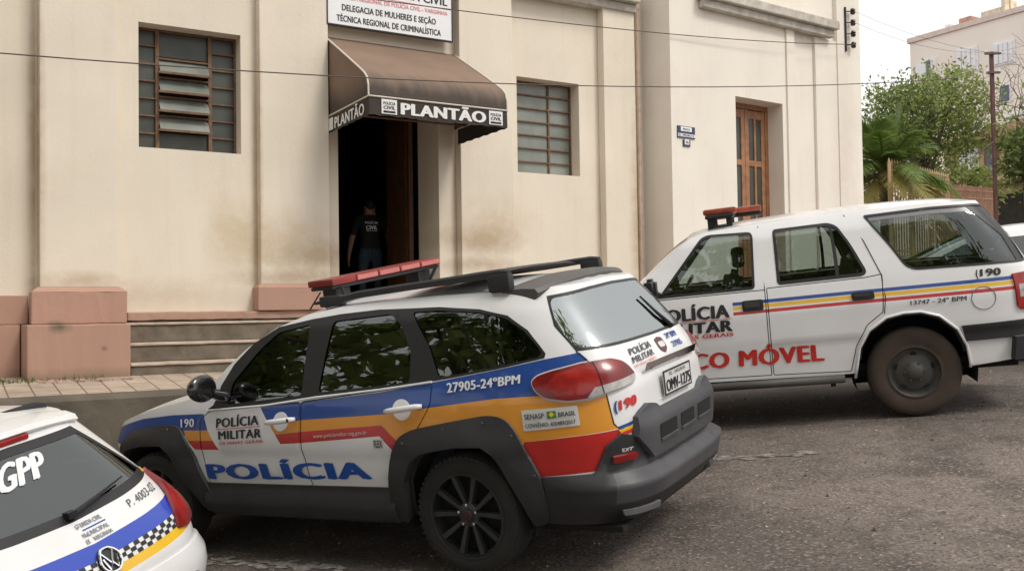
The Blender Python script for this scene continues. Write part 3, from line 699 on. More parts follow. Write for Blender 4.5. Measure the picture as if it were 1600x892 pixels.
# broken plaster at the foot of the plinth
mb = MB()
for i in range(90):
    s = rng.uniform(-2.2, -0.1); n = rng.uniform(0.8, 1.0) if s > -1.05 else rng.uniform(0.1, 0.5); r = rng.uniform(0.012, 0.05)
    bm = bmesh.new(); bmesh.ops.create_icosphere(bm, subdivisions=1, radius=r)
    for v in bm.verts: v.co = Vector((s, -n, 1.06 - .02)) + Vector((v.co.x * 1.6, v.co.y, v.co.z * .6)) * random.uniform(.6, 1.2)
    mb.bm(bm)
o = mb.build('broken_plaster', mat('plaster_rubble', (0.42, 0.28, 0.22), 0.95, color2=(0.26, 0.2, 0.16), vscale=12)); o.matrix_world = FA; tag(o, kind='stuff')
mb = MB()
for i in range(500):
    s = rng.uniform(-2.4, -1.0) if rng.random() < .8 else rng.uniform(-1.0, -.3); n = rng.uniform(.72, .95); h = rng.uniform(.02, .07); th = rng.uniform(0, 6.28); w_ = .006
    a = (math.cos(th), math.sin(th)); l = rng.normal(0, .03, 2)
    mb.add([(s - a[0] * w_, -n - a[1] * w_, 1.045), (s + a[0] * w_, -n + a[1] * w_, 1.045), (s + l[0], -n + l[1], 1.05 + h)], [(0, 1, 2)])
o = mb.build('weeds', mat('weed_green', (0.07, 0.11, 0.03), 0.8, color2=(0.12, 0.13, 0.04), vscale=9)); o.matrix_world = FA; tag(o, kind='stuff')

# corner block of the station, a little forward and turned
tw = empty('corner_block', FT)
tag(tw, 'taller cream corner block of the station with a deep wooden doorway', 'building')
TD = (1.36, 2.45, 1.9, 4.885)
mb = MB()
wall_with_holes(mb, 0.0, 2.74, 0.6, 9.0, [(*TD, 0.40)], 0.0, 0.4)
mb.add([(2.74, 0, .6), (2.74, .05, .6), (2.74, .05, 9), (2.74, 0, 9)], [(0, 1, 2, 3)])
mb.add([(2.74, .05, .6), (3.86, .05, .6), (3.86, .05, 9), (2.74, .05, 9)], [(0, 1, 2, 3)])
mb.add([(3.86, .05, .6), (3.86, -.02, .6), (3.86, -.02, 9), (3.86, .05, 9)], [(0, 1, 2, 3)])
mb.add([(3.86, -.02, .6), (4.48, -.02, .6), (4.48, -.02, 9), (3.86, -.02, 9)], [(0, 1, 2, 3)])
mb.add([(0, 0, .6), (0, 9, .6), (0, 9, 9), (0, 0, 9)], [(0, 1, 2, 3)])
mb.add([(4.48, -.02, .6), (4.48, 9, .6), (4.48, 9, 9), (4.48, -.02, 9)], [(0, 1, 2, 3)])
mb.add([(0, 9, .6), (4.48, 9, .6), (4.48, 9, 9), (0, 9, 9)], [(0, 1, 2, 3)])
mb.add([(0, 0, 9), (4.48, 0, 9), (4.48, 9, 9), (0, 9, 9)], [(0, 1, 2, 3)])
mb.build('wall', M_WALL2, tw)
mb = MB()
mb.box(0.55, 3.70, -0.20, -0.003, 6.22, 6.36, bev=0.015); mb.box(0.6, 3.66, -0.12, -0.004, 6.10, 6.218, bev=0.015)
mb.build('cornice', M_CONC, tw)
mb = MB(); mb.box(2.55, 2.74, -0.03, -0.002, 0.7, 6.098); mb.box(3.3, 3.86, -.0, .048, .7, 6.09); mb.build('pilaster', M_WALL2, tw)
a, b, c, d = TD; y = 0.30
mb = MB()
mb.box(a, a + .07, y, y + .06, c, d); mb.box(b - .07, b, y, y + .06, c, d); mb.box(a + .07, b - .07, y, y + .06, d - .08, d)
dm = mb.build('door', M_WOOD, tw)
for x0, x1 in ((a + .075, (a + b) / 2 - .003), ((a + b) / 2 + .003, b - .075)):
    m2 = MB(); w_ = .085
    m2.box(x0, x0 + w_, y + .005, y + .05, c, d - .085, bev=.006); m2.box(x1 - w_, x1, y + .005, y + .05, c, d - .085, bev=.006)
    for zc, hh in ((c + .08, .16), (2.86, .14), (3.95, .09), (d - .16, .13)): m2.box(x0 + w_, x1 - w_, y + .008, y + .048, zc - hh / 2, zc + hh / 2, bev=.004)
    xm = (x0 + x1) / 2; m2.box(xm - .02, xm + .02, y + .006, y + .047, 2.8, d - .12); m2.box(x0 + .05, x1 - .05, y + .02, y + .04, c, 2.86)
    m2.box(x0 + .11, xm - .025, y + .012, y + .03, 2.05, 2.72, bev=.008); m2.box(xm + .025, x1 - .11, y + .012, y + .03, 2.05, 2.72, bev=.008)
    lf = m2.build('door_leaf', M_WOOD, dm)
    MB().box(x0 + .04, x1 - .04, y + .025, y + .032, 2.85, d - .12).build('pane', M_PANE_D, dm)
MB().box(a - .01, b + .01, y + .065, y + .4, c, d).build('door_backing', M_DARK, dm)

# ---------------------------------------------------------------- awning over the entrance
aw = empty('door_awning', FA @ Matrix.Translation((0, -0.105, 0)))
tag(aw, 'brown canvas awning over the station doorway with white PLANTÃO lettering', 'awning')
M_CANV = mat('brown_canvas', (0.232, 0.156, 0.108), 0.8, color2=(0.188, 0.125, 0.088), vscale=1.8, bump=0.05, bscale=120)
M_VAL = mat('dark_valance_canvas', (0.040, 0.031, 0.026), 0.8, var=0.25, vscale=3)
def grime_band(m, z0, z1, col):                       # soot washed down onto the roll of the canopy
    t = m.node_tree; L = t.links; b = t.nodes['Principled BSDF']; cur = b.inputs['Base Color'].links[0].from_socket
    tc = t.nodes.new('ShaderNodeTexCoord'); sx = t.nodes.new('ShaderNodeSeparateXYZ'); L.new(tc.outputs['Object'], sx.inputs[0])
    mp = t.nodes.new('ShaderNodeMapping'); mp.inputs['Scale'].default_value = (9, 1.5, 1.5); L.new(tc.outputs['Object'], mp.inputs[0])
    n = t.nodes.new('ShaderNodeTexNoise'); n.inputs['Scale'].default_value = 1.0; n.inputs['Detail'].default_value = 6; L.new(mp.outputs[0], n.inputs[0])
    a = t.nodes.new('ShaderNodeMath'); a.operation = 'MULTIPLY_ADD'; a.inputs[1].default_value = -.28; L.new(n.outputs[0], a.inputs[0]); L.new(sx.outputs[2], a.inputs[2])
    r = t.nodes.new('ShaderNodeMapRange'); r.inputs[1].default_value = z1 - .14; r.inputs[2].default_value = z0 - .14; r.inputs[4].default_value = .9; L.new(a.outputs[0], r.inputs[0])
    x = t.nodes.new('ShaderNodeMix'); x.data_type = 'RGBA'; x.inputs['B'].default_value = (*col, 1); L.new(cur, x.inputs['A']); L.new(r.outputs[0], x.inputs['Factor']); L.new(x.outputs['Result'], b.inputs['Base Color'])
grime_band(M_CANV, 4.13, 4.40, (.045, .035, .030))
M_PIPING = mat('pale_piping', (0.66, 0.60, 0.52), 0.7)
S0, S1 = 2.285, 4.055
prof = [(-0.10, 5.06), (0.0, 5.0), (0.35, 4.80), (0.7, 4.60), (1.0, 4.425), (1.14, 4.34), (1.22, 4.27), (1.255, 4.18), (1.26, 4.06)]
mb = MB(); V = []; F = []; ns_ = 24
for i in range(ns_ + 1):
    s = S0 + (S1 - S0) * i / ns_
    for j, (n, z) in enumerate(prof):
        sag = -0.014 * math.sin(math.pi * ((i * 3 / ns_) % 1)) * (1 if 1 < j < 7 else 0)
        V.append((s, -n, z + sag))
k = len(prof)
for i in range(ns_):
    for j in range(k - 1): F.append((i * k + j, (i + 1) * k + j, (i + 1) * k + j + 1, i * k + j + 1))
mb.add(V, F)
for s in (S0, S1):
    mb.add([(s, -n, z) for n, z in prof] + [(s, 0.10, 4.06)], [tuple(range(k + 1))])
o = mb.build('canopy', M_CANV, aw); smooth_by_angle(o, 30)
def scallop(a, b, steps):                                   # a slightly wavy lower hem
    return [(a + (b - a) * i / steps, 0.006 * math.sin(i * 1.9)) for i in range(steps + 1)]
mb = MB(); hem = scallop(S0, S1, 30)
mb.add([(s, -1.262, 4.055) for s, _ in hem] + [(s, -1.268 - .6 * d, 3.85 + d) for s, d in hem], [(i, i + 1, 31 + i + 1, 31 + i) for i in range(30)])
for s in (S0, S1):
    hem = scallop(0, 1.262, 20); mb.add([(s, -n, 4.055) for n, _ in hem] + [(s, -n, 3.85 + d) for n, d in hem], [(i, i + 1, 21 + i + 1, 21 + i) for i in range(20)])
mb.build('valance', M_VAL, aw, fix=False)
mb = MB()
for s in (S0 - .004, S1 + .004): mb.tube([(s, -n - .004, z + .004) for n, z in prof], .011, 6); mb.tube([(s, 0, 4.058), (s, -1.265, 4.058)], .010, 6)
mb.tube([(S0, -1.268, 4.058), (S1, -1.268, 4.058)], .010, 6)
mb.build('piping', M_PIPING, aw)
M_LET = mat('white_lettering', (0.80, 0.79, 0.76), 0.7)
mb = MB(); flat_text(mb, 'PLANTÃO', (2.66, -1.276, 3.885), (1, 0, 0), (0, 0, 1), 1.10, 0.125, 0, 0.055); mb.build('lettering', M_LET, aw)
mb = MB(); flat_text(mb, 'PLANTÃO', (2.275, -0.22, 3.875), (0, -1, 0), (0, 0, 1), 0.93, 0.125, 0, 0.045); mb.build('lettering', M_LET, aw)
for s in (2.43, 3.80):
    bd = MB().box(s, s + .185, -1.277, -1.272, 3.872, 4.035).build('badge', M_LET, aw)
    mb = MB(); flat_text(mb, 'POLÍCIA', (s + .02, -1.280, 3.975), (1, 0, 0), (0, 0, 1), .145, .032, 0, .02); flat_text(mb, 'CIVIL', (s + .02, -1.280, 3.925), (1, 0, 0), (0, 0, 1), .145, .036, 0, .03)
    mb.box(s + .02, s + .165, -1.2795, -1.2785, 3.885, 3.908); mb.build('badge_print', M_INK, bd)
bd = MB().box(2.274, 2.277, -0.17, -0.02, 3.875, 4.02).build('badge', M_LET, aw)
mb = MB()
for n0 in (0.25, 1.2): mb.tube([(S0 + .02, -n0, 4.05), (S1 - .02, -n0, 4.05)], .013, 6)
mb.build('awning_rail', M_RUST, aw)

# ---------------------------------------------------------------- signs and wall fittings
sg = empty('station_sign', FA); tag(sg, 'white rectangular board with dark police department lettering above the awning', 'sign')
MB().box(2.27, 3.96, -0.150, -0.115, 5.19, 6.05).build('board', M_WHITE, sg)
mb = MB()
for q in ((2.255, 3.975, 5.175, 5.19), (2.255, 3.975, 6.05, 6.065), (2.255, 2.27, 5.19, 6.05), (3.96, 3.975, 5.19, 6.05)): mb.box(q[0], q[1], -.16, -.11, q[2], q[3])
mb.build('frame', M_INK, sg)
mb = MB()
U, Vv = (1, 0, 0), (0, 0, 1); yy = -0.153
for tx, q in (('TÉCNICA REGIONAL DE CRIMINALÍSTICA', (2.38, 5.235, 1.42, .074)), ('DELEGACIA DE MULHERES E SEÇÃO', (2.45, 5.372, 1.28, .074)), ('POLÍCIA CIVIL', (2.95, 5.64, .95, .10))):
    m2 = MB(); flat_text(m2, tx, (q[0], yy, q[1]), U, Vv, q[2], q[3], 0, .03); m2.build('lettering', M_INK, sg)
mb = MB(); flat_text(mb, 'DELEGACIA REGIONAL DE POLÍCIA CIVIL - VARGINHA', (2.32, yy, 5.515), U, Vv, 1.58, .05, 0, .02); mb.box(2.29, 3.95, -.1535, -.1525, 5.592, 5.600)
mb.build('red_lettering', mat('faded_red_ink', (0.75, 0.25, 0.28), 0.6), sg)
pq = empty('street_plaque', FT); tag(pq, 'small dark and white street name plate on the corner block wall', 'sign')
M_NAVY = mat('navy_enamel', (0.03, 0.04, 0.09), 0.35)
MB().box(0.11, 0.46, -.018, -.003, 4.14, 4.31).build('plate', M_NAVY, pq)
mb = MB(); mb.box(0.17, 0.39, -.022, -.0185, 4.235, 4.30); mb.box(.115, .455, -.0215, -.0187, 4.155, 4.20); mb.build('plate_border', M_WHITE, pq)
mb = MB(); flat_text(mb, 'PRAÇA', (.21, -.0225, 4.25), U, Vv, .14, .03, 0, .02); flat_text(mb, 'D. PEDRO II', (.13, -.0222, 4.163), U, Vv, .30, .028, 0, .03); mb.build('plate_print', M_INK, pq)
nq = empty('house_number_plate', FT); tag(nq, 'tiny house number plate below the street name plate', 'sign')
MB().box(.22, .36, -.018, -.003, 4.02, 4.115).build('plate', M_NAVY, nq)
mb = MB(); mb.box(.245, .335, -.021, -.0185, 4.045, 4.12); mb.build('plate_border', M_WHITE, nq)
mb = MB(); flat_text(mb, '36', (.26, -.0215, 4.06), U, Vv, .06, .04, 0, .02); mb.build('plate_print', M_INK, nq)
ir = empty('insulator_rack', FT); tag(ir, 'rack of four dark insulators bolted high on the building corner', 'insulator rack')
MB().box(4.06, 4.085, -.05, -.022, 5.95, 6.70).build('rack_bar', M_INK, ir)
for z in (6.06, 6.25, 6.44, 6.63):
    m2 = MB(); m2.lathe([(-.05, .0), (-.05, .03), (-.02, .045), (0, .028), (.02, .045), (.05, .03), (.05, 0)], 'z', 14, 0, (4.19, -.10, z)); m2.tube([(4.08, -.04, z), (4.19, -.10, z)], .01, 6)
    m2.build('insulator', mat('brown_porcelain', (0.03, 0.025, 0.025), 0.3), ir)

def cable(name, label, pts, r, group=None):
    o = MB().tube(pts, r, 6).build(name, M_BLACK if r < .012 else M_BLACK, smooth=True); tag(o, label, 'cable', group); return o
def sagged(a, b, sag, n=14): return [tuple(np.array(a) * (1 - t) + np.array(b) * t - np.array([0, 0, 4 * sag * t * (1 - t)])) for t in np.linspace(0, 1, n)]
M_CABLE = mat('cable_sheath', (0.10, 0.07, 0.06), 0.7)
for nm, lb, a, b, c in (('overhead_cable', 'lower dark cable running across the whole front of the station', fa(-6, 1.7, 3.93), fa(3.2, 1.7, 4.24), fa(12.4, 1.7, 5.33)), ('overhead_cable', 'upper thin cable from over the sign to the corner insulators', fa(-4, .75, 5.25), fa(4.9, .7, 5.46), np.array(FT @ Vector((4.19, -.15, 6.06))))):
    P = []
    for i in range(25):
        t = i / 24; P.append(tuple((1 - t) * (1 - 2 * t) * a + 4 * t * (1 - t) * b + t * (2 * t - 1) * c))
    o = MB().tube(P, .0065, 6).build(nm, M_CABLE, smooth=True); tag(o, lb, 'cable')
for k_, z in enumerate((6.44, 6.63)):
    a = np.array(FT @ Vector((4.19, -.12, z))); b = np.array([14.0 + k_, 24.5, 8.6 - .25 * k_])
    o = MB().tube(sagged(a, b, .5), .003, 5).build('overhead_cable', M_CABLE, smooth=True)
    tag(o, 'thin overhead cables leaving the corner insulators towards the pole', 'cable', 'cables from the insulator rack')
# ---------------------------------------------------------------- vehicles
M_PAINT = mat('white_car_paint', (0.78, 0.78, 0.79), 0.38, coat=0.7, color2=(0.70, 0.69, 0.67), vscale=2.0)
M_BLUE = mat('blue_vinyl', (0.012, 0.062, 0.285), 0.35, coat=0.5, var=0.06)
M_ORANGE = mat('orange_vinyl', (0.72, 0.29, 0.018), 0.35, coat=0.5, var=0.05)
M_RED = mat('red_vinyl', (0.50, 0.016, 0.012), 0.35, coat=0.5, var=0.06)
M_YELLOW = mat('yellow_vinyl', (0.80, 0.48, 0.02), 0.35, coat=0.5, var=0.05)
M_TRIM = mat('grey_bumper_plastic', (0.023, 0.023, 0.025), 0.5, var=0.25, vscale=5, bump=0.05, bscale=220)
M_TRIM2 = mat('lit_grey_plastic', (0.055, 0.055, 0.061), 0.45, var=0.2, vscale=6, bump=0.05, bscale=220)  # lit copy of the bumper plastic: light on the tail put into its tone
M_RUBBER = mat('tyre_rubber', (0.022, 0.020, 0.018), 0.85, var=0.25, vscale=7)
M_MUD = mat('muddy_tyre', (0.075, 0.052, 0.036), 0.9, color2=(0.045, 0.033, 0.025), vscale=5)
M_RIM = mat('dark_alloy', (0.060, 0.060, 0.062), 0.38, metal=0.5, var=0.15)
M_STEEL = mat('grey_steel_rim', (0.066, 0.062, 0.055), 0.6, metal=0.2, var=0.2)
M_LENS = mat('red_lens', (0.26, 0.007, 0.007), 0.28, coat=.3, color2=(0.11, 0.003, 0.003), vscale=9)
M_LENS2 = mat('bright_red_lens', (0.40, 0.014, 0.009), 0.28, coat=.3, color2=(0.22, 0.006, 0.005), vscale=16)
M_CLEAR = mat('clear_lens', (0.52, 0.50, 0.48), 0.12, coat=1.0, color2=(0.25, 0.22, 0.2), vscale=14)
M_CHROME = mat('chrome', (0.85, 0.85, 0.87), 0.12, metal=1.0)
M_SEAT = mat('dark_seat_fabric', (0.020, 0.021, 0.024), 0.9, var=0.3)
M_LINING = mat('cabin_lining', (0.03, 0.03, 0.032), 0.9, var=0.2)
M_UNDER = mat('underbody_black', (0.008, 0.008, 0.008), 0.95)
M_GLASS = glass_mat('tinted_car_glass', (0.34, 0.38, 0.37), 2.1)
M_GLASS_L = glass_mat('light_car_glass', (0.50, 0.56, 0.54), 1.85)
M_GLASS_R = glass_mat('rear_car_glass', (0.34, 0.38, 0.38), 4.6, .02)
M_SILVER = mat('pale_sticker', (0.62, 0.62, 0.60), 0.5, var=0.05)

def car_root(name, x, y, heading, c=-0.056, roll=0.0):
    a, b = 0.1025, 0.0598
    h = RAD(heading); n = np.array([-a, -b, 1.0]); n /= np.linalg.norm(n)
    f = np.array([math.sin(h), math.cos(h), 0]); f[2] = a * f[0] + b * f[1]; f /= np.linalg.norm(f)
    l = np.cross(n, f); r = RAD(roll); l, n = l * math.cos(r) - n * math.sin(r), n * math.cos(r) + l * math.sin(r)
    m = Matrix.Identity(4)
    for i in range(3): m[i][0], m[i][1], m[i][2] = f[i], l[i], n[i]
    m[0][3], m[1][3], m[2][3] = x, y, a * x + b * y + c
    return empty(name, m)

def both(polys): return list(polys) + [mirror(p) for p in polys]

def wheel(parent, x, y, r, width, style, out):
    """out = +1 when the outer face looks to +y"""
    y0 = y - out * width
    rim = r * (0.715 if style == 'alloy' else 0.60)
    W = MB()
    pr = [(0, rim * .92), (width * .04, rim), (width * .02, rim * 1.06), (-width * .0, r * .86), (width * .06, r * .95), (width * .18, r * .99), (width * .5, r), (width * .82, r * .99), (width * .94, r * .95), (width, r * .86), (width, rim)]
    pr = [(y - out * h, q) for h, q in pr]
    root = empty('wheel'); root.parent = parent; root.location = (x, 0, r)
    W.lathe(pr, 'y', 56); tyre = W.build('tyre', M_MUD if style == 'steel' else M_RUBBER, root, smooth=True)
    # shoulder blocks of the tread
    m = MB()
    for i in range(56 if style == 'alloy' else 0):
        a = 2 * math.pi * i / 56
        ax = [(math.cos(a), 0, math.sin(a)), (0, 1, 0), (-math.sin(a), 0, math.cos(a))]
        m.obox((r * .945 * math.cos(a), y - out * width * .075, r * .945 * math.sin(a)), ax, (r * .028, width * .03, r * .030))
    if style == 'alloy': m.build('tread_block', M_RUBBER, tyre)
    m = MB(); yf = y - out * width * .10
    if style == 'alloy':
        m.lathe([(y - out * width * .05, rim * 1.0), (y - out * width * .02, rim * .99), (y - out * width * .05, rim * .93), (y - out * width * .5, rim * .90)], 'y', 56)
        for i in range(5):
            for d in (-0.314, 0.314):
                a = 2 * math.pi * i / 5 + math.pi / 2 + d; a2 = 2 * math.pi * i / 5 + math.pi / 2 + d * .75
                p0 = np.array([math.cos(a) * rim * .95, yf + out * .005, math.sin(a) * rim * .95]); p1 = np.array([math.cos(a2) * rim * .20, yf - out * .012, math.sin(a2) * rim * .20])
                d_ = (p1 - p0) / np.linalg.norm(p1 - p0); s_ = np.cross(d_, [0, 1, 0]); c = (p0 + p1) / 2; Ln = np.linalg.norm(p1 - p0) / 2
                v = []
                for t, wd in ((-1, rim * .085), (1, rim * .055)):
                    for k, yy in ((-1, -.02), (-.7, 0.006), (.7, 0.006), (1, -.02)):
                        v.append(c + d_ * Ln * t + s_ * wd * k + np.array([0, out * yy, 0]))
                m.add(v, [(0, 1, 5, 4), (1, 2, 6, 5), (2, 3, 7, 6)])
        m.lathe([(yf - out * .03, rim * .30), (yf - out * .005, rim * .27), (yf, rim * .16), (yf + out * .012, rim * .14), (yf + out * .014, 0)], 'y', 24)
        rm = m.build('rim', M_RIM, root); smooth_by_angle(rm, 30)
        h = MB().lathe([(yf + out * .013, rim * .135), (yf + out * .018, rim * .11), (yf + out * .019, 0)], 'y', 20).build('hub_cap', mat('dark_red_badge', (.045, .012, .012), .5), rm)
        for i in range(5):
            a = 2 * math.pi * i / 5 + .3; MB().lathe([(yf - out * .002, .009), (yf + out * .012, .008), (yf + out * .013, 0)], 'y', 6, 0, (math.cos(a) * rim * .24, 0, math.sin(a) * rim * .24)).build('wheel_bolt', M_CHROME, rm)
        b = MB().lathe([(y - out * width * .42, rim * .88), (y - out * width * .44, 0)], 'y', 24).build('brake_drum', M_UNDER, root)
    else:
        m.lathe([(y - out * width * .06, rim * 1.0), (y - out * width * .03, rim * .98), (y - out * width * .10, rim * .90), (y - out * width * .26, rim * .84), (y - out * width * .22, rim * .72), (y - out * width * .12, rim * .55), (y - out * width * .14, rim * .40), (y - out * width * .05, rim * .30), (y - out * width * .02, rim * .24), (y + out * width * .01, rim * .18), (y + out * width * .015, 0)], 'y', 48)
        rm = m.build('rim', M_STEEL, root, smooth=True)
        for i in range(5):
            a = 2 * math.pi * i / 5 + math.pi / 2 + .05; hm = MB()
            e = [(math.cos(t) * .11 * rim, math.sin(t) * .085 * rim) for t in np.linspace(0, 6.283, 13)[:-1]]
            ca, sa = math.cos(a), math.sin(a)
            hm.add([(rim * .66 * ca + u * -sa + v * ca, y - out * (width * .150 - v * .22), rim * .66 * sa + u * ca + v * sa) for u, v in e], [tuple(range(12))])
            hm.build('vent_hole', M_UNDER, rm)
        for i in range(6):
            a = 2 * math.pi * i / 6; MB().lathe([(y - out * width * .08, .012), (y - out * width * .03, .010), (y - out * width * .03, 0)], 'y', 6, 0, (math.cos(a) * rim * .34, 0, math.sin(a) * rim * .34)).build('wheel_nut', M_STEEL, rm)
    return root

def interior(root, seats, wheel_at, belt, half, x0, x1, floor=.32, dash=None):
    m = MB(); m.box(x0, x1, -half * .9, half * .9, floor - .06, floor); m.build('floor_pan', M_UNDER, root)
    for (x, y, w_, rear) in seats:
        m = MB(); h = belt + .02
        m.box(x - .02, x + .50, y - w_ / 2, y + w_ / 2, floor + .12, floor + .32, bev=.06)
        bm = bmesh.new(); bmesh.ops.create_cube(bm, size=1)
        for v in bm.verts: v.co = Vector((v.co.x * .16, v.co.y * w_, v.co.z * .62))
        bmesh.ops.bevel(bm, geom=bm.edges[:], offset=.055, segments=3, affect='EDGES'); bmesh.ops.rotate(bm, verts=bm.verts[:], cent=(0, 0, 0), matrix=Matrix.Rotation(RAD(-14), 3, 'Y')); bmesh.ops.translate(bm, verts=bm.verts[:], vec=(x - .10, y, floor + .58)); m.bm(bm)
        for yy in ((y,) if w_ < .7 else (y - .38, y + .38)):
            m.box(x - .27, x - .16, yy - .13, yy + .13, floor + .90, floor + 1.08, bev=.04); m.tube([(x - .2, yy - .05, floor + .8), (x - .21, yy - .05, floor + .95)], .008, 6); m.tube([(x - .2, yy + .05, floor + .8), (x - .21, yy + .05, floor + .95)], .008, 6)
        o = m.build('seat', M_SEAT, root); smooth_by_angle(o, 40)
    if dash:
        m = MB(); m.box(dash - .05, dash + .45, -half * .88, half * .88, belt - .30, belt + .03, bev=.07); smooth_by_angle(m.build('dashboard', M_LINING, root), 40)
    if wheel_at:
        x, y, z = wheel_at; m = MB(); P = []
        ax = Matrix.Rotation(RAD(-28), 3, 'Y')
        for i in range(29):
            a = 2 * math.pi * i / 28; P.append(Vector((x, y, z)) + ax @ Vector((0, .18 * math.cos(a), .18 * math.sin(a))))
        m.tube(P, .015, 8, cap=False)
        for a in (0.2, 2.94, 4.71): m.tube([Vector((x, y, z)), Vector((x, y, z)) + ax @ Vector((0, .17 * math.cos(a), .17 * math.sin(a)))], .014, 6)
        m.build('steering_wheel', M_LINING, root, smooth=True)

def wells(root, xs, r, half, z):
    for x in xs:
        for sgn in (-1, 1):
            m = MB(); V = []; n = 16
            for i in range(n + 1):
                a = -0.25 + (math.pi + .5) * i / n
                for yy in (half - .02, half - .42): V.append((x + r * math.cos(a), sgn * yy, z + r * math.sin(a)))
            m.add(V, [(2 * i, 2 * i + 1, 2 * i + 3, 2 * i + 2) for i in range(n)]); m.add([V[2 * i + 1] for i in range(n + 1)], [tuple(range(n + 1))])
            m.build('wheel_well', M_UNDER, root, smooth=False)

def plate_solid(name, mats, root, skin, polys, off, wall, grid=.06, regions=(), offf=None, holes=(), smooth=True):
    return panel(name, mats, root, skin, polys, off=off, wall=wall, grid=grid, regions=regions, offf=offf, holes=holes)

# ================================================================ estate car, nearest and whole
def build_wagon():
    sk = SKIN_WAGON; S = sk.S
    c = car_root('police_estate_car', 0.1793, 5.906, -59.4)
    tag(c, 'white police estate car with blue, orange and red bands, roof rails and grey bumpers', 'car')
    TOP = [(0, 1.50), (.45, 1.50), (.75, 1.50), (1.1, 1.505), (1.6, 1.515), (2.1, 1.515), (2.45, 1.505), (2.72, 1.475), (2.96, 1.415), (3.2, 1.305), (3.36, 1.20), (3.5, 1.09), (3.58, 1.04), (3.75, 1.00), (4.0, .965), (4.3, .905), (4.6, .83), (4.9, .76), (S, .73)]
    DLF = [(3.50, .945), (3.455, .97), (3.40, 1.09), (3.30, 1.213), (3.146, 1.330), (2.939, 1.418), (2.662, 1.447), (2.423, 1.462), (2.109, 1.468), (1.844, 1.459), (1.579, 1.452), (1.263, 1.421), (1.082, 1.376), (.990, 1.292), (.944, 1.169), (.960, 1.146), (1.270, 1.105), (1.651, 1.064), (2.063, 1.033), (2.546, 1.005), (2.978, .967)]
    G1 = rounded([(3.33, .972), (3.29, 1.105), (3.07, 1.297), (2.93, 1.385), (2.66, 1.418), (2.67, 1.012)], .03)
    G2 = rounded([(2.533, 1.025), (2.472, 1.425), (1.99, 1.437), (1.898, 1.378), (1.825, 1.234), (1.845, 1.06)], .03)
    G3 = rounded([(1.80, 1.436), (1.579, 1.434), (1.265, 1.404), (1.10, 1.362), (1.01, 1.285), (.962, 1.175), (.99, 1.152), (1.27, 1.118), (1.640, 1.078), (1.685, 1.247)], .02)
    AR = [(1.93, .30), (1.92, .52), (1.865, .625), (1.80, .68), (1.56, .715), (1.39, .715), (1.325, .68), (1.23, .52), (1.10, .30)]
    AF = [(s + 2.463, z) for s, z in AR]
    zb = .285
    out = [(0, .34), (1.08, .34)] + [(1.10, .30)] + AR[::-1][1:-1] + [(1.93, .30), (1.96, zb), (3.55, zb), (3.565, .30)] + AF[::-1][1:-1] + [(4.393, .30), (S, .30)] + TOP[::-1][0:]
    D1 = rounded([(3.475, .935), (2.978, .958), (2.682, .973), (2.676, .70), (2.63, .425), (3.47, .395), (3.50, .69), (3.555, .88)], .02)
    D2 = rounded([(2.668, .974), (2.063, 1.022), (1.690, 1.055), (1.71, .936), (1.80, .817), (1.92, .70), (1.99, .55), (2.06, .46), (2.616, .425), (2.662, .70)], .02)
    # livery bands: lie on body and doors alike
    BLUE = [(4.60, .80), (4.365, .85), (4.185, .885), (3.844, .912), (3.53, .918), (3.465, .813), (4.2, .70), (4.6, .70)]
    OR1 = [(3.70, .813), (3.465, .813), (3.402, .748), (3.64, .748)]
    RE1 = [(3.64, .748), (3.402, .748), (3.344, .690), (3.56, .690)]
    B2 = [(3.016, .953), (2.669, .970), (2.05, 1.014), (1.639, 1.060), (1.270, 1.102), (.968, 1.14), (.76, 1.158), (.735, 1.122), (.73, .955), (1.068, .962), (1.296, .958), (1.694, .924), (2.028, .892), (2.663, .868), (2.930, .851)]
    O2 = [(2.930, .851), (2.663, .868), (2.028, .892), (1.694, .924), (1.296, .958), (1.068, .962), (.692, .955), (.688, .93), (.667, .79), (.650, .760), (.910, .748), (1.150, .731), (1.3, .60), (1.9, .60), (1.958, .743), (2.053, .831), (2.661, .800), (2.870, .784)]
    R2 = [(2.870, .784), (2.661, .800), (2.053, .831), (1.93, .72), (1.95, .63), (1.99, .686), (2.074, .770), (2.665, .733), (2.825, .727)]
    RQ = [(1.150, .731), (.910, .746), (.645, .757), (.624, .725), (.717, .683), (.782, .559), (1.07, .545), (1.2, .60)]
    regs = []
    for p, i in ((BLUE, 1), (OR1, 2), (RE1, 3), (B2, 1), (O2, 2), (R2, 3), (RQ, 3)): regs += [(p, i), (mirror(p), i)]
    GL_R = [(.78, 1.455), (.40, 1.474), (0, 1.48), (-.40, 1.474), (-.78, 1.455), (-.825, 1.30), (-.775, 1.165), (-.4, 1.165), (0, 1.162), (.4, 1.165), (.775, 1.165), (.825, 1.30)]
    full = [p for p in out] + [(-s, z) for s, z in out[::-1]][1:-1]
    mb = MB()
    doors = [inset(D1, -.003), inset(D2, -.003)]
    panel_mesh(mb, sk, [full], holes=both([DLF]) + doors + [GL_R], regions=regs, grid=.055)
    ws = [(1.78, .60), (1.02, .50), (1.0, 0), (1.02, -.50), (1.78, -.60), (1.93, 0)]
    ws = [(1.90, 0.0), (1.80, .62), (1.30, .56), (1.03, .49), (.985, 0), (1.03, -.49), (1.30, -.56), (1.80, -.62)]
    cover(mb, sk, TOP, [(-.6, .05), (0.2, .055), (1.0, .05), (1.4, .045), (2.0, .05), (2.6, .06), (3.3, .03)], holes=[ws])
    body = mb.build('body', [M_PAINT, M_BLUE, M_ORANGE, M_RED], c)
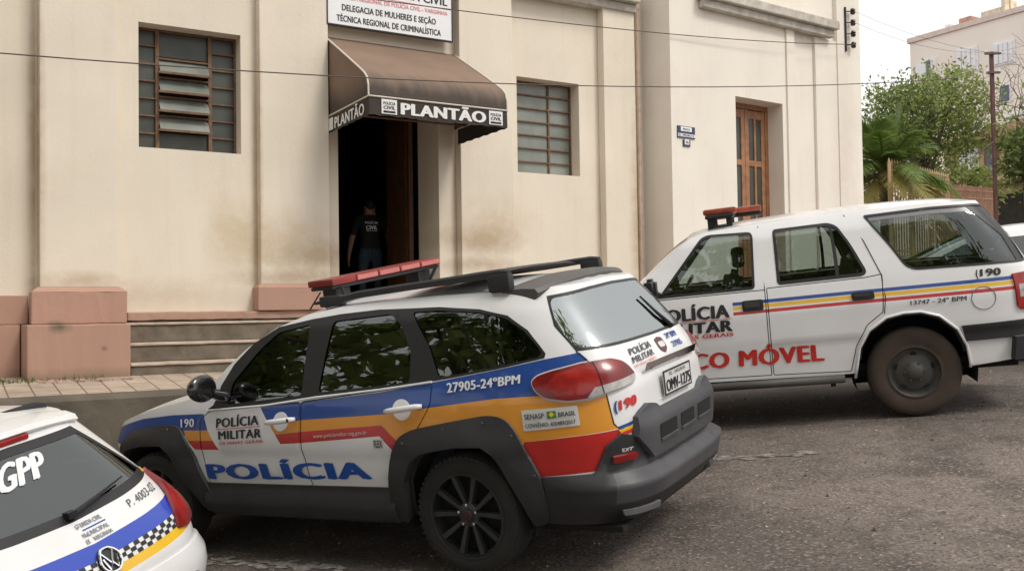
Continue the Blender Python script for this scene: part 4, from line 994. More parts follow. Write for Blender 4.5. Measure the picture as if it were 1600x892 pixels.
    m2 = MB(); cover(m2, sk, TOP, [(-.6, .05), (0.2, .055), (1.0, .05), (1.4, .045), (2.0, .05), (2.6, .06), (3.3, .03)], keep=inset(ws, .0), off=-.004); m2.build('windscreen', M_GLASS_L, c)
    # dark lining a hand inside the skin so that gaps read black
    mb = MB(); Lout = [(0, .30), (S, .30), (S, .70), (4.0, .90), (3.45, 1.0), (3.3, 1.2), (2.96, 1.38), (2.6, 1.46), (1.6, 1.48), (.7, 1.46), (0, 1.46)]
    lh = [inset(p, -.005) for p in (G1, G2, G3)]
    panel_mesh(mb, sk, [Lout + [(-s, z) for s, z in Lout[::-1]][1:-1]], holes=both(lh) + [inset(GL_R, -.01)] + both([inset(AR, .02), inset(AF, .02)]), off=-.025, grid=.09)
    mb.build('cabin_lining', M_LINING, c)
    for nm, D, hd in (('door', D1, 0), ('door', D2, 1)):
        d = panel(nm, [M_PAINT, M_BLUE, M_ORANGE, M_RED], c, sk, [inset(D, .0045)], regions=regs, off=.001, grid=.05, wall=.015)
        s0, z0 = ((2.829, .862), (1.904, .915))[hd]
        hm = MB()
        panel_mesh(hm, sk, [disc(s0, z0, .062, .058)], off=.004, wall=.004, grid=.03)
        ha, hb = ((2.945, .857), (2.70, .876)) if hd == 0 else ((2.015, .908), (1.755, .932))
        P = []
        for t in np.linspace(0, 1, 9):
            s = ha[0] + (hb[0] - ha[0]) * t; z = ha[1] + (hb[1] - ha[1]) * t
            P.append(sk.P(s, z) + sk.N(s, z) * (.012 + .028 * math.sin(math.pi * t) ** .5))
        h2 = MB(); h2.tube(P, [.012, .016, .018, .018, .018, .018, .018, .017, .012], 10)
        hd_o = h2.build('handle', M_PAINT, d, smooth=True)
        hm.build('handle_cup', M_PAINT, d)
        if hd == 0: MB().lathe([(0, .012), (.003, .010), (.003, 0)], 'y', 10, 0, tuple(sk.P(2.735, .872) + sk.N(2.735, .872) * .045)).build('keyhole', M_INK, d)
    # dark window band, glass
    for sg_ in (1, -1):
        fl = (lambda p: p) if sg_ == 1 else mirror
        panel('window_frame', M_BLACK, c, sk, [fl(DLF)], holes=[fl(G) for G in (G1, G2, G3)], off=.002, grid=.05)
        for G in (G1, G2, G3): panel('window', M_GLASS, c, sk, [fl(inset(G, -.003))], off=-.006, grid=.07)
    tr = MB(); # pale edge of the belt line
    P = [sk.P(s, z) + sk.N(s, z) * .006 for s, z in ((3.50, .938), (2.978, .960), (2.546, .998), (2.063, 1.026), (1.69, 1.057))]
    tr.tube(P, .007, 6); tr.build('belt_moulding', M_PAINT, c)
    # tailgate glass with printed dark border
    GI = inset(rounded(GL_R, .05), .014)
    panel('tailgate_border', M_BLACK, c, sk, [GL_R], holes=[GI], off=.002, grid=.05)
    panel('rear_window', M_GLASS_R, c, sk, [inset(GI, -.003)], off=.0, grid=.06)
    # roof spoiler
    mb = MB(); V = []; n = 30; prof = [(0.17, 1.548), (0.04, 1.556), (-.045, 1.548), (-.062, 1.525), (-.05, 1.500), (-.0, 1.470), (0.05, 1.462)]
    for i in range(n + 1):
        y = -.575 + 1.15 * i / n; e = abs(y / .575)
        for dx, z in prof:
            xr = -.50 + .10 * e ** 3
            V.append((xr + dx, y, z + .012 - .060 * e ** 2.4 + (.0 if dx < .1 else .004)))
    k = len(prof)
    F = [(i * k + j, i * k + j + 1, (i + 1) * k + j + 1, (i + 1) * k + j) for i in range(n) for j in range(k - 1)] + [tuple(range(k)), tuple(n * k + j for j in range(k))[::-1]]
    mb.add(V, F); smooth_by_angle(mb.build('roof_spoiler', mat('toplit_plastic', (.085, .078, .074), .5, var=.15), c), 40)  # paler than the other plastic, light on the spoiler top put into its colour
    # rear wiper
    mb = MB(); P = [sk.P(s, z) + sk.N(s, z) * .014 for s, z in ((-.30, 1.165), (-.24, 1.25), (-.20, 1.36))]
    mb.tube(P, [.014, .010, .006], 8); mb.build('wiper', M_BLACK, c, smooth=True)
    # tail lamps: red wrap-round with a clear lower edge
    LP = [(1.069, 1.032), (1.03, 1.057), (.95, 1.075), (.776, 1.100), (.618, 1.105), (.55, 1.082), (.488, 1.012), (.495, .978), (.58, .963), (.672, .950), (.774, .932), (.880, .928), (.997, .947), (1.05, .985)]
    LC = [(.745, .978), (.62, .995), (.47, 1.018), (.48, .96), (.672, .94), (.80, .92)]
    LB = [(1.0, 1.0), (.93, 1.06), (.80, 1.085), (.735, 1.075), (.715, .99), (.80, .95), (.92, .945)]
    LS = [(.728, 1.12), (.722, 1.12), (.70, .93), (.706, .93)]
    for sg_ in (1, -1):
        fl = (lambda p: p) if sg_ == 1 else mirror
        q = np.array(fl(LP)); cs, cz = q[:, 0].mean(), q[:, 1].mean()
        t = plate_solid('tail_lamp', [M_LENS, M_CLEAR, M_LENS2, M_UNDER], c, sk, [rounded(fl(LP), .02)], 0, .018, grid=.025, regions=[(fl(LB), 2), (fl(LC), 1), (fl(LS), 3)],
                        offf=lambda s, z: .012 + .016 * np.clip(1 - ((s - cs) / .34) ** 2 - ((z - cz) / .12) ** 2, 0, 1))
        panel('lamp_seal', M_SILVER, t, sk, [inset(rounded(fl(LP), .02), -.010)], holes=[rounded(fl(LP), .02)], off=.003, grid=.05)
    # grey arch flares
    CR = rounded([(2.035, .30), (2.035, .505), (2.004, .662), (1.935, .766), (1.838, .806), (1.603, .842), (1.360, .874), (1.272, .864), (1.214, .824), (1.176, .757), (1.068, .537), (1.03, .40), (1.02, .30)], .04)
    CF = rounded([(4.45, .30), (4.40, .60), (4.33, .73), (4.25, .80), (4.037, .838), (3.793, .850), (3.72, .82), (3.588, .688), (3.497, .482), (3.47, .30)], .04)
    for nm, Cp, A in (('arch_flare', CR, AR), ('arch_flare', CF, AF)):
        for sg_ in (1, -1):
            fl = (lambda p: p) if sg_ == 1 else mirror
            ac = np.array(A); xc = ac[:, 0].mean()
            hole = fl([(p[0], p[1]) for p in A] )
            def of(s, z, xc=xc):
                d = np.hypot((np.abs(s) - xc) / .50, (z - .36) / .44)
                return .012 + .034 * np.clip((1.22 - d) / .30, 0, 1)
            t = panel(nm, M_TRIM, c, sk, [fl(Cp)], holes=[hole], offf=of, wall=.06, grid=.035)
            if sg_ == 1:
                for s, z in (((1.90, .735), (1.62, .805), (1.37, .835), (1.205, .765), (1.10, .56)) if Cp is CR else ((4.2, .785), (4.02, .805), (3.83, .82))):
                    MB().lathe([(0, .010), (.006, .008), (.006, 0)], 'y', 8, 0, tuple(sk.P(s, z) + sk.N(s, z) * .03)).build('rivet', M_STEEL, t)
    # sill and running board
    for sg_ in (1, -1):
        fl = (lambda p: p) if sg_ == 1 else mirror
        plate_solid('sill', M_TRIM, c, sk, [fl(rect(2.00, 3.52, .285, .475))], 0, .03, offf=lambda s, z: .012 + .05 * np.clip((.44 - z) / .05, 0, 1) * np.clip((z - .26) / .04, 0, 1))
    # rear bumper
    BP = [(0, .30), (1.08, .30), (1.08, .545), (.79, .548), (.725, .68), (.64, .735), (.575, .715), (.50, .60), (0, .60)]
    BPf = BP + [(-s, z) for s, z in BP[::-1]][1:-1]
    def bo(s, z):
        a = np.clip((np.abs(s) - .62) / .45, 0, 1); f = 1 - a ** 1.5
        lip = np.clip((.545 - z) / .025, 0, 1) * np.clip((z - .30) / .10, 0.3, 1)
        return .014 + f * (.080 * lip + .010)
    plate_solid('rear_bumper', [M_TRIM, M_TRIM2], c, sk, [BPf], 0, .06, grid=.04, offf=bo, regions=[([(.70, .42), (.70, .545), (0, .545), (-.70, .545), (-.70, .42)], 1)])
    # lower tailgate panel with three dark slots
    TP = [(.57, .71), (.545, .80), (.50, .825), (.43, .850), (.36, .835), (.30, .800), (-.30, .800), (-.36, .835), (-.43, .850), (-.50, .825), (-.545, .80), (-.57, .71), (-.46, .58), (.46, .58)]
    tp = plate_solid('tailgate_trim', M_TRIM2, c, sk, [TP], 0, .05, grid=.035, offf=lambda s, z: .034 + .022 * np.clip((.80 - z) / .05, 0, 1))
    for a, b in ((.39, .17), (.10, -.10), (-.17, -.39)):
        plate_solid('slot', M_UNDER, tp, sk, [rounded(rect(a, b, .662, .735), .01)], .060, .004)
        plate_solid('slot_lip', M_TRIM2, tp, sk, [rect(a, b, .645, .660)], .066, .02)
    for sg_ in (1, -1):
        fl = (lambda p: p) if sg_ == 1 else mirror
        fg = plate_solid('fog_lamp', M_LENS, c, sk, [fl([(.70, .60), (.58, .605), (.585, .635), (.70, .632)])], .055, .03)
        plate_solid('tow_slot', M_UNDER, c, sk, [fl([(.62, .385), (.45, .375), (.45, .44), (.60, .445)])], .092, .004)
        plate_solid('step_edge', mat('scuffed_plastic', (.13, .13, .135), .45, var=.2), c, sk, [fl([(.66, .355), (.44, .345), (.44, .365), (.67, .378)])], .098, .02)
    skin_text(c, sk, 'EXT', [(.66, .675), (.60, .672), (.61, .655), (.66, .655)], M_SILVER, off=.05, bold=.05)
    # chrome grip and number plate
    P = [sk.P(s, 1.025) + sk.N(s, 1.025) * .022 for s in np.linspace(.40, -.40, 13)]
    mb = MB()
    for i in range(12):
        a, b = P[i], P[i + 1]; mb.add([a + [0, 0, -.022], b + [0, 0, -.022], b + [-.018, 0, .022], a + [-.018, 0, .022]], [(0, 1, 2, 3)])
        mb.add([a + [0, 0, -.022], b + [0, 0, -.022], b + [.03, 0, -.026], a + [.03, 0, -.026]], [(0, 3, 2, 1)])
    mb.build('chrome_grip', M_CHROME, c, fix=False)
    pl = empty('number_plate'); pl.parent = c
    xx = -.966
    MB().box(xx, xx + .012, -.20, .20, .845, .975, bev=.004).build('plate', M_SILVER, pl)
    mb = MB()
    for q in ((-.20, .20, .843, .852), (-.20, .20, .968, .977), (-.205, -.196, .843, .977), (.196, .205, .843, .977)): mb.box(xx - .002, xx + .003, *q)
    mb.build('plate_border', M_INK, pl)
    mb = MB(); flat_text(mb, 'OMV-1275', (xx - .003, .185, .862), (0, -1, 0), (0, 0, 1), .37, .062, 0, .02); flat_text(mb, 'MG - VARGINHA', (xx - .003, .13, .942), (0, -1, 0), (0, 0, 1), .25, .02, 0, .01); mb.build('plate_number', M_INK, pl)
    plate_solid('number_plate_recess', M_PAINT, c, sk, [rect(.24, -.24, .83, .835)], .004, .004)
    # lettering and marks
    skin_text(c, sk, 'POLÍCIA', [(3.49, .593), (2.185, .618), (2.165, .525), (3.468, .500)], mat('blue_letter', (.012, .075, .34), .4), bold=.055, off=.006)
    skin_text(c, sk, 'POLÍCIA', [(3.395, .886), (3.014, .902), (3.008, .847), (3.385, .830)], M_INK, bold=.045, off=.006)
    skin_text(c, sk, 'MILITAR', [(3.362, .807), (2.981, .821), (2.977, .769), (3.347, .757)], M_INK, bold=.045, off=.006)
    skin_text(c, sk, 'DE MINAS GERAIS', [(3.335, .740), (2.965, .756), (2.964, .738), (3.334, .722)], M_REDINK, bold=.02, off=.006)
    plate_solid('red_rule', M_REDINK, c, sk, [[(3.385, .817), (3.0, .834), (3.0, .838), (3.385, .821)]], .006, .002)
    skin_text(c, sk, '190', [(3.745, .885), (3.605, .889), (3.592, .838), (3.726, .834)], M_WHITE, bold=.04, off=.006)
    skin_text(c, sk, '27905-24ºBPM', [(1.591, 1.046), (1.123, 1.072), (1.134, 1.030), (1.589, .998)], M_WHITE, bold=.045, off=.006)
    skin_text(c, sk, 'www.policiamilitar.mg.gov.br', [(2.560, .784), (2.153, .805), (2.156, .784), (2.560, .764)], M_SILVER, bold=.02, off=.006)
    bdg = plate_solid('small_badge', M_SILVER, c, sk, [rect(2.12, 2.05, .70, .755)], .005, .003)
    skin_text(bdg, sk, 'FLEX', [(2.115, .748), (2.055, .748), (2.055, .708), (2.115, .708)], M_INK, off=.007, bold=.02)
    stq = [(1.147, .892), (.844, .903), (.840, .802), (1.142, .787)]
    skr = plate_solid('sticker', M_SILVER, c, sk, [stq], .004, .003, grid=.04)
    skin_text(skr, sk, 'SENASP', [(1.13, .872), (1.02, .876), (1.02, .85), (1.13, .846)], M_INK, off=.008, bold=.02)
    skin_text(skr, sk, 'BRASIL', [(.945, .875), (.855, .878), (.855, .856), (.945, .852)], M_INK, off=.008, bold=.03)
    skin_text(skr, sk, 'CONVÊNIO: 830489/2017', [(1.13, .823), (.86, .834), (.86, .814), (1.13, .803)], M_INK, off=.008, bold=.03)
    plate_solid('sticker_flag', mat('flag_green', (.04, .22, .05), .5), skr, sk, [[(1.005, .882), (.957, .884), (.957, .848), (1.005, .846)]], .008, .002)
    plate_solid('sticker_flag', M_YELLOW, skr, sk, [[(.995, .866), (.981, .880), (.966, .866), (.981, .852)]], .010, .002)
    skin_text(c, sk, '190', [(.628, .897), (.502, .911), (.507, .862), (.631, .849)], M_REDINK, off=.006, bold=.05)
    skin_text(c, sk, '(', [(.656, .897), (.637, .899), (.640, .850), (.659, .848)], M_BLUE, off=.006, bold=.05)
    for (a, b), m_ in zip(((.784, .768), (.768, .751), (.751, .733)), (M_BLUE, M_YELLOW, M_REDINK)):
        plate_solid('flag_stripe', m_, c, sk, [[(.648, a - .014), (.545, a), (.540, b), (.636, b - .014)]], .005, .002)
    skin_text(c, sk, 'POLÍCIA', [(.44, 1.130), (.14, 1.138), (.15, 1.105), (.45, 1.098)], mat('grey_ink', (.07, .07, .08), .5), off=.005, bold=.02)
    skin_text(c, sk, 'MILITAR', [(.45, 1.088), (.16, 1.096), (.17, 1.066), (.46, 1.058)], MATS['grey_ink'], off=.005, bold=.02)
    skin_text(c, sk, 'DE MINAS GERAIS', [(.46, 1.050), (.17, 1.058), (.17, 1.046), (.46, 1.038)], M_REDINK, off=.005, bold=.01)
    em = plate_solid('emblem', mat('dark_maroon', (.10, .03, .04), .5), c, sk, [[(.04, 1.13), (0.0, 1.142), (-.04, 1.13), (-.045, 1.09), (0, 1.055), (.045, 1.09)]], .004, .003, grid=.03)
    plate_solid('emblem_star', M_SILVER, em, sk, [disc(0, 1.10, .018, .016, 10)], .007, .003, grid=.03)
    skin_text(c, sk, '24º BPM', [(-.12, 1.145), (-.30, 1.145), (-.30, 1.115), (-.12, 1.115)], MATS['blue_letter'], off=.005, bold=.03)
    skin_text(c, sk, '27905', [(-.14, 1.095), (-.30, 1.095), (-.30, 1.065), (-.14, 1.065)], MATS['blue_letter'], off=.005, bold=.03)
    # tailgate seam
    mb = MB(); P = [sk.P(s, z) + sk.N(s, z) * .001 for s, z in ((.775, 1.165), (.735, 1.109), (.70, 1.0), (.687, .932), (.668, .789), (.622, .734))]
    mb.tube(P, .0035, 5); mb.build('tailgate_seam', M_INK, c)
    # door mirror
    for sg_ in (1, -1):
        mb = MB(); bm = bmesh.new(); bmesh.ops.create_uvsphere(bm, u_segments=20, v_segments=12, radius=1)
        for v in bm.verts:
            x, y, z = v.co; v.co = Vector((1.75 + (.085 * x if x > 0 else .03 * x), sg_ * (.945 + .105 * y), 1.10 + .085 * z))
        mb.bm(bm); mb.tube([(1.74, sg_ * .78, 1.02), (1.75, sg_ * .88, 1.06)], [.045, .03], 8)
        smooth_by_angle(mb.build('door_mirror', mat('gloss_black', (.01, .01, .011), .15, coat=.6), c), 60)
    # roof rails with square feet, cross bridge and light bar
    for sg_ in (1, -1):
        mb = MB(); V = []; F = []
        path = [(1.10, 1.540, .010), (.95, 1.550, .020), (.75, 1.570, .025), (.4, 1.584, .025), (.1, 1.594, .025), (-.12, 1.604, .025), (-.24, 1.610, .022), (-.30, 1.606, .014)]
        for x, z, h in path:
            yc = sg_ * (.575 - .03 * max(0, (x - .5)))
            V += [(x, yc - .022, z - h), (x, yc + .022, z - h), (x, yc + .020, z + h * .3), (x, yc + .010, z + h * .75), (x, yc - .010, z + h * .75), (x, yc - .020, z + h * .3)]
        for i in range(len(path) - 1):
            for j in range(6): F.append((i * 6 + j, i * 6 + (j + 1) % 6, i * 6 + 6 + (j + 1) % 6, i * 6 + 6 + j))
        F += [tuple(range(6)), tuple(range(len(V) - 6, len(V)))]
        mb.add(V, F)
        mb.box(-.31, -.17, sg_ * .575 - .032, sg_ * .575 + .032, 1.50, 1.60, bev=.018)
        mb.box(.88, 1.05, sg_ * .56 - .03, sg_ * .56 + .03, 1.51, 1.575, bev=.012)
        smooth_by_angle(mb.build('roof_rail', M_TRIM, c), 35)
    mb = MB(); n = 16; V = []
    pr = [(.40, 1.600), (.20, 1.611), (-.02, 1.622), (-.14, 1.622), (-.17, 1.613), (-.08, 1.606), (.12, 1.598)]
    for i in range(n + 1):
        y = -.56 + 1.12 * i / n
        for x, z in pr: V.append((x - .03 * (1 - (y / .56) ** 2), y, z - .030 * (abs(y) / .56) ** 4))
    k = len(pr)
    mb.add(V, [(i * k + j, i * k + (j + 1) % k, (i + 1) * k + (j + 1) % k, (i + 1) * k + j) for i in range(n) for j in range(k)] + [tuple(range(k)), tuple(n * k + j for j in range(k))[::-1]])
    smooth_by_angle(mb.build('rail_bridge', M_TRIM, c), 35)
    lb = empty('light_bar'); lb.parent = c; lb.location = (1.04, 0, 1.636); lb.rotation_euler = (RAD(-3.4), 0, RAD(-7))
    mb = MB(); mb.box(-.10, .10, -.50, .50, .004, .026, bev=.008); mb.build('bar_base', M_BLACK, lb)
    M_BEAC = mat('red_beacon', (.27, .020, .016), .4, coat=.15, color2=(.20, .013, .011), vscale=6); M_BEAC2 = mat('pale_red_beacon', (.50, .15, .13), .35, coat=.3, var=.15, vscale=9)
    for i, (a, b) in enumerate(((.505, .302), (.300, .102), (.100, -.100), (-.102, -.300), (-.302, -.505))):
        mb = MB(); mb.box(-.115, .115, b, a, .027, .070, bev=.010); smooth_by_angle(mb.build('beacon', M_BEAC, lb), 40)
        if i: MB().box(-.1175, -.09, b + .01, a - .01, .034, .062).build('beacon_front', M_BEAC2, lb)
    for y in (-.38, .38): MB().box(-.06, .06, y - .06, y + .06, -.12, -.001).build('bar_foot', M_BLACK, lb); MB().tube([(-.08, y, -.1), (-.12, y * 1.16, .01)], .012, 6).build('bar_bracket', M_BLACK, lb)
    MB().tube([(1.30, .40, 1.50), (1.18, .42, 1.60)], .005, 6).build('aerial', M_BLACK, c)
    for sg_ in (1, -1):
        for x in (0, 2.463): wheel(c, x, sg_ * .815, .332, .20, 'alloy', sg_)
    wells(c, (0, 2.463), .41, .80, .33)
    interior(c, [(1.05, .37, .5, 0), (1.05, -.37, .5, 0), (.18, 0, 1.25, 1)], (1.55, .37, .98), .97, .74, -.6, 2.3, .36, 1.65)
    mb = MB(); mb.box(-.85, 3.0, -.68, .68, .24, .27); mb.build('underbody', M_UNDER, c)
    # licence stickers and a red jacket seen through the glass
    return c
wagon = build_wagon()

# ================================================================ big four door off-roader on the right
def build_suv():
    sk = SKIN_SUV; S = sk.S
    c = car_root('police_off_roader', 3.499, 8.6162, -75.41)
    tag(c, 'white police off-roader with thin coloured stripes, red CO MÓVEL lettering and muddy wheels', 'car')
    zr = 1.715
    TOP = [(0, 1.695), (.6, 1.695), (.85, 1.70), (1.2, 1.715), (1.8, 1.725), (2.4, 1.725), (2.9, 1.71), (3.2, 1.695), (3.38, 1.66), (3.55, 1.56), (3.72, 1.43), (3.90, 1.27), (4.0, 1.19), (4.2, 1.15), (4.6, 1.11), (5.0, 1.06), (5.4, 1.0), (S, .96)]
    WF = rounded([(3.715, 1.172), (3.30, 1.645), (3.233, 1.665), (2.88, 1.650), (2.858, 1.620), (2.885, 1.172)], .035)
    WR = rounded([(2.698, 1.186), (2.690, 1.648), (2.157, 1.652), (2.085, 1.620), (2.03, 1.48), (1.985, 1.30), (1.965, 1.225), (2.0, 1.190)], .035)
    WQ = rounded([(1.82, 1.678), (1.74, 1.47), (1.66, 1.23), (1.60, 1.195), (.80, 1.170), (.70, 1.175), (.66, 1.38), (.62, 1.56), (.60, 1.655), (.80, 1.672), (1.2, 1.685)], .03)
    A0 = [(2.15, .36), (2.135, .45), (2.106, .610), (2.022, .746), (1.880, .838), (1.75, .862), (1.618, .860), (1.482, .813), (1.354, .693), (1.291, .557), (1.262, .42), (1.258, .38)]
    A1 = [(s + 2.72, z) for s, z in A0]
    out = [(0, .45), (.84, .42), (1.258, .385)] + A0[::-1][1:-1] + [(2.15, .40), (2.3, .40), (3.9, .43), (3.978, .40)] + A1[::-1][1:-1] + [(4.87, .40), (S, .45)] + TOP[::-1]
    full = out + [(-s, z) for s, z in out[::-1]][1:-1]
    # thin bands
    regs = []
    def band(t0, t1, i):
        p = [(3.084, t0), (2.62, t0), (2.17, t0), (.86, t0 - .008), (.86, t1 - .008), (2.17, t1), (2.62, t1), (3.086, t1)]
        regs.append((p, i)); regs.append((mirror(p), i))
    band(1.079, 1.050, 1); band(1.044, 1.012, 2); band(.998, .970, 3)
    D1 = rounded([(3.74, 1.16), (2.88, 1.160), (2.815, 1.19), (2.812, .80), (2.822, .44), (3.88, .46), (3.90, .80), (3.93, 1.12)], .03)
    D1 = rounded([(3.90, 1.14), (3.715, 1.155), (2.88, 1.158), (2.84, 1.172), (2.825, 1.66), (2.812, 1.66), (2.808, 1.1), (2.820, .44), (3.88, .46), (3.92, .80)], .008)
    D2 = rounded([(2.796, 1.66), (2.72, 1.665), (2.70, 1.175), (1.99, 1.178), (1.955, 1.215), (2.01, 1.48), (2.07, 1.645), (1.98, 1.665), (1.905, 1.467), (1.862, 1.196), (1.89, .90), (2.03, .80), (2.13, .62), (2.18, .42), (2.812, .44), (2.797, 1.1)], .008)
    D1 = rounded([(3.90, 1.14), (3.715, 1.158), (2.86, 1.158), (2.806, 1.158), (2.820, .44), (3.88, .46), (3.92, .80)], .012)
    D2 = rounded([(2.790, 1.170), (2.0, 1.176), (1.865, 1.19), (1.90, .885), (2.03, .79), (2.13, .62), (2.18, .42), (2.804, .44)], .012)
    RW = rounded([(.50, 1.62), (-.50, 1.62), (-.56, 1.22), (.56, 1.22)], .05)
    mb = MB()
    panel_mesh(mb, sk, [full], holes=both([WF, WR, WQ]) + [inset(D1, -.003), inset(D2, -.003), RW], regions=regs, grid=.06)
    ws = [(2.20, 0), (2.10, .66), (1.72, .60), (1.68, 0), (1.72, -.60), (2.10, -.66)]
    cr = [(-.7, .04), (0, .055), (1.5, .05), (2.0, .06), (2.6, .06), (3.4, .03)]
    cover(mb, sk, TOP, cr, holes=[ws])
    mb.build('body', [M_PAINT, M_BLUE, M_YELLOW, M_RED], c)
    m2 = MB(); cover(m2, sk, TOP, cr, keep=ws, off=-.004); m2.build('windscreen', M_GLASS_L, c)
    mb = MB(); Lo = [(0, .5), (S, .5), (S, .92), (4.6, 1.05), (4.0, 1.12), (3.8, 1.30), (3.4, 1.6), (3.1, 1.66), (1.8, 1.69), (.5, 1.66), (0, 1.66)]
    panel_mesh(mb, sk, [Lo + [(-s, z) for s, z in Lo[::-1]][1:-1]], holes=both([inset(p, -.004) for p in (WF, WR, WQ)]) + [inset(RW, -.01)] + both([inset(A0, .03), inset(A1, .03)]), off=-.03, grid=.1)
    mb.build('cabin_lining', M_LINING, c)
    for nm, D, hp in (('door', D1, (3.006, 2.83, .994, 1.083)), ('door', D2, (2.127, 1.952, .997, 1.063))):
        d = panel(nm, [M_PAINT, M_BLUE, M_YELLOW, M_RED], c, sk, [inset(D, .0045)], regions=regs, off=.001, grid=.06, wall=.015)
        h = plate_solid('handle', M_BLACK, d, sk, [rounded(rect(hp[0], hp[1], hp[2], hp[3]), .02)], .010, .01)
        plate_solid('handle_grip', mat('handle_black', (.03, .03, .03), .4), h, sk, [rounded(rect(hp[0] - .02, hp[1] + .03, hp[2] + .03, hp[3] - .012), .012)], .022, .012)
    for sg_ in (1, -1):
        fl = (lambda p: p) if sg_ == 1 else mirror
        for Wp, g, gl in ((WF, .022, M_GLASS_L), (WR, .026, M_GLASS_L), (WQ, .018, M_GLASS_L)):
            gi = inset(Wp, g)
            t = panel('window', gl, c, sk, [fl(inset(gi, -.004))], off=-.006, grid=.035)
            panel('window_seal', M_BLACK, t, sk, [fl(Wp)], holes=[fl(gi)], off=.004, grid=.035)
        # rear quarter divider and window bar, dark D-post glass print
        plate_solid('window_bar', M_BLACK, c, sk, [fl([(2.162, 1.63), (2.135, 1.63), (2.19, 1.20), (2.222, 1.20)])], .002, .004)
        plate_solid('print_and_reflection', M_BLACK, c, sk, [fl([(.88, 1.667), (.80, 1.667), (.612, 1.650), (.632, 1.56), (.672, 1.38), (.712, 1.187), (.80, 1.185), (.775, 1.40)])], -.002, .003, grid=.025)
        plate_solid('print_and_reflection', mat('grey_reflection_band', (.20, .20, .21), .3), c, sk, [fl([(1.78, 1.665), (1.2, 1.668), (.86, 1.655), (.845, 1.615), (1.2, 1.63), (1.77, 1.63)])], -.0035, .002)  # reflection along the top of the quarter glass, put in as a grey band
        plate_solid('rubbing_strip', M_TRIM, c, sk, [fl([(1.325, .718), (.62, .724), (.62, .591), (1.296, .591)])], .018, .018)
        t = plate_solid('tail_lamp', [M_LENS2, M_CLEAR], c, sk, [fl([(.90, 1.085), (.60, 1.10), (.62, .80), (.86, .80), (.895, .83)])], .018, .018, grid=.04, regions=[(fl([(.87, 1.0), (.60, 1.0), (.60, .90), (.87, .90)]), 1)])
        mb = MB(); mb.tube([(0.55, sg_ * .87, .37), (2.2, sg_ * .87, .385)], .035, 10); mb.build('running_board', M_STEEL, c, smooth=True)
        bm = bmesh.new(); bmesh.ops.create_cube(bm, size=1)
        for v in bm.verts: v.co = Vector((2.03 + v.co.x * .10, sg_ * (.99 + v.co.y * .20), 1.27 + v.co.z * .17))
        bmesh.ops.bevel(bm, geom=bm.edges[:], offset=.03, segments=3, affect='EDGES'); mb = MB(); mb.bm(bm); mb.tube([(1.99, sg_ * .82, 1.2), (2.02, sg_ * .92, 1.23)], .03, 8); smooth_by_angle(mb.build('door_mirror', M_BLACK, c), 40)
        mb = MB(); pr = [(s, z) for s, z in A0]
        lipP = [sk.P(s, z) + sk.N(s, z) * .004 for s, z in (A0 if sg_ == 1 else mirror(A0))]; mb.tube(lipP, .012, 6)
        mb.build('arch_lip', M_PAINT, c, smooth=True)
    plate_solid('rear_window', M_GLASS, c, sk, [RW], -.004, 0, grid=.08)
    plate_solid('rear_bumper', M_TRIM, c, sk, [[(.95, .42), (.95, .60), (-.95, .60), (-.95, .42)]], .07, .07)
    # seams
    mb = MB()
    for line in (((2.806, 1.158), (2.806, 1.69)), ((1.865, 1.19), (1.905, 1.467), (1.985, 1.70)), ((1.89, .87), (1.87, 1.0), (1.862, 1.19))):
        mb.tube([sk.P(s, z) + sk.N(s, z) * .001 for s, z in line], .004, 5)
    mb.build('door_seam', M_INK, c)
    mb = MB(); mb.tube([sk.P(s, z) + sk.N(s, z) * .002 for s, z in disc(1.141, .922, .09, .09, 28) + disc(1.141, .922, .09, .09, 28)[:1]], .003, 5); mb.build('fuel_flap', mat('seam_grey', (.2, .2, .2), .6), c)
    mb = MB(); mb.box(.62, .66, .78, .80, .30, .42); mb.build('exhaust_tip', M_UNDER, c)
    # lettering
    cap = lambda tl, tr, br, bl: [tl, tr, br, bl]
    skin_text(c, sk, 'POLÍCIA', cap((3.745, 1.066), (3.112, 1.067), (3.114, .962), (3.745, .966)), M_INK, bold=.055, off=.006)
    skin_text(c, sk, 'MILITAR', cap((3.735, .938), (3.094, .937), (3.096, .845), (3.735, .855)), M_INK, bold=.055, off=.006)
    skin_text(c, sk, 'DE MINAS GERAIS', cap((3.745, .838), (3.093, .832), (3.095, .803), (3.745, .806)), M_REDINK, bold=.04, off=.006)
    plate_solid('red_rule', M_REDINK, c, sk, [rect(3.74, 3.10, .948, .952)], .006, .002)
    skin_text(c, sk, 'CO MÓVEL', cap((3.465, .672), (2.385, .664), (2.385, .530), (3.48, .545)), mat('red_letter', (.58, .03, .02), .45), bold=.05, off=.006)
    skin_text(c, sk, '13747 - 24º BPM', cap((1.687, .954), (1.267, .952), (1.271, .917), (1.691, .920)), mat('grey_ink', (.07, .07, .08), .5), bold=.03, off=.006)
    skin_text(c, sk, '190', cap((1.130, 1.145), (.972, 1.143), (.984, 1.088), (1.142, 1.091)), M_INK, bold=.04, off=.006)
    skin_text(c, sk, '(', cap((1.165, 1.145), (1.148, 1.145), (1.155, 1.090), (1.172, 1.090)), M_INK, bold=.04, off=.006)
    # light bar on its feet
    lb = empty('light_bar'); lb.parent = c; lb.location = (1.42, 0, 1.83)
    MB().box(-.12, .12, -.60, .60, -.03, .0, bev=.008).build('bar_base', M_BLACK, lb); MB().box(-.36, -.125, -.60, -.14, -.03, .0, bev=.008).build('bar_base', M_BLACK, lb)
    M_AMB = mat('orange_red_beacon', (.40, .075, .035), .35, coat=.3, color2=(.22, .04, .02), vscale=14)
    for a, b, dx in ((-.48, -.10, -.22), (.10, .50, 0)):
        mb = MB(); mb.box(dx - .15, dx + .14, a, b, .002, .058, bev=.026); smooth_by_angle(mb.build('beacon', M_AMB, lb), 40)
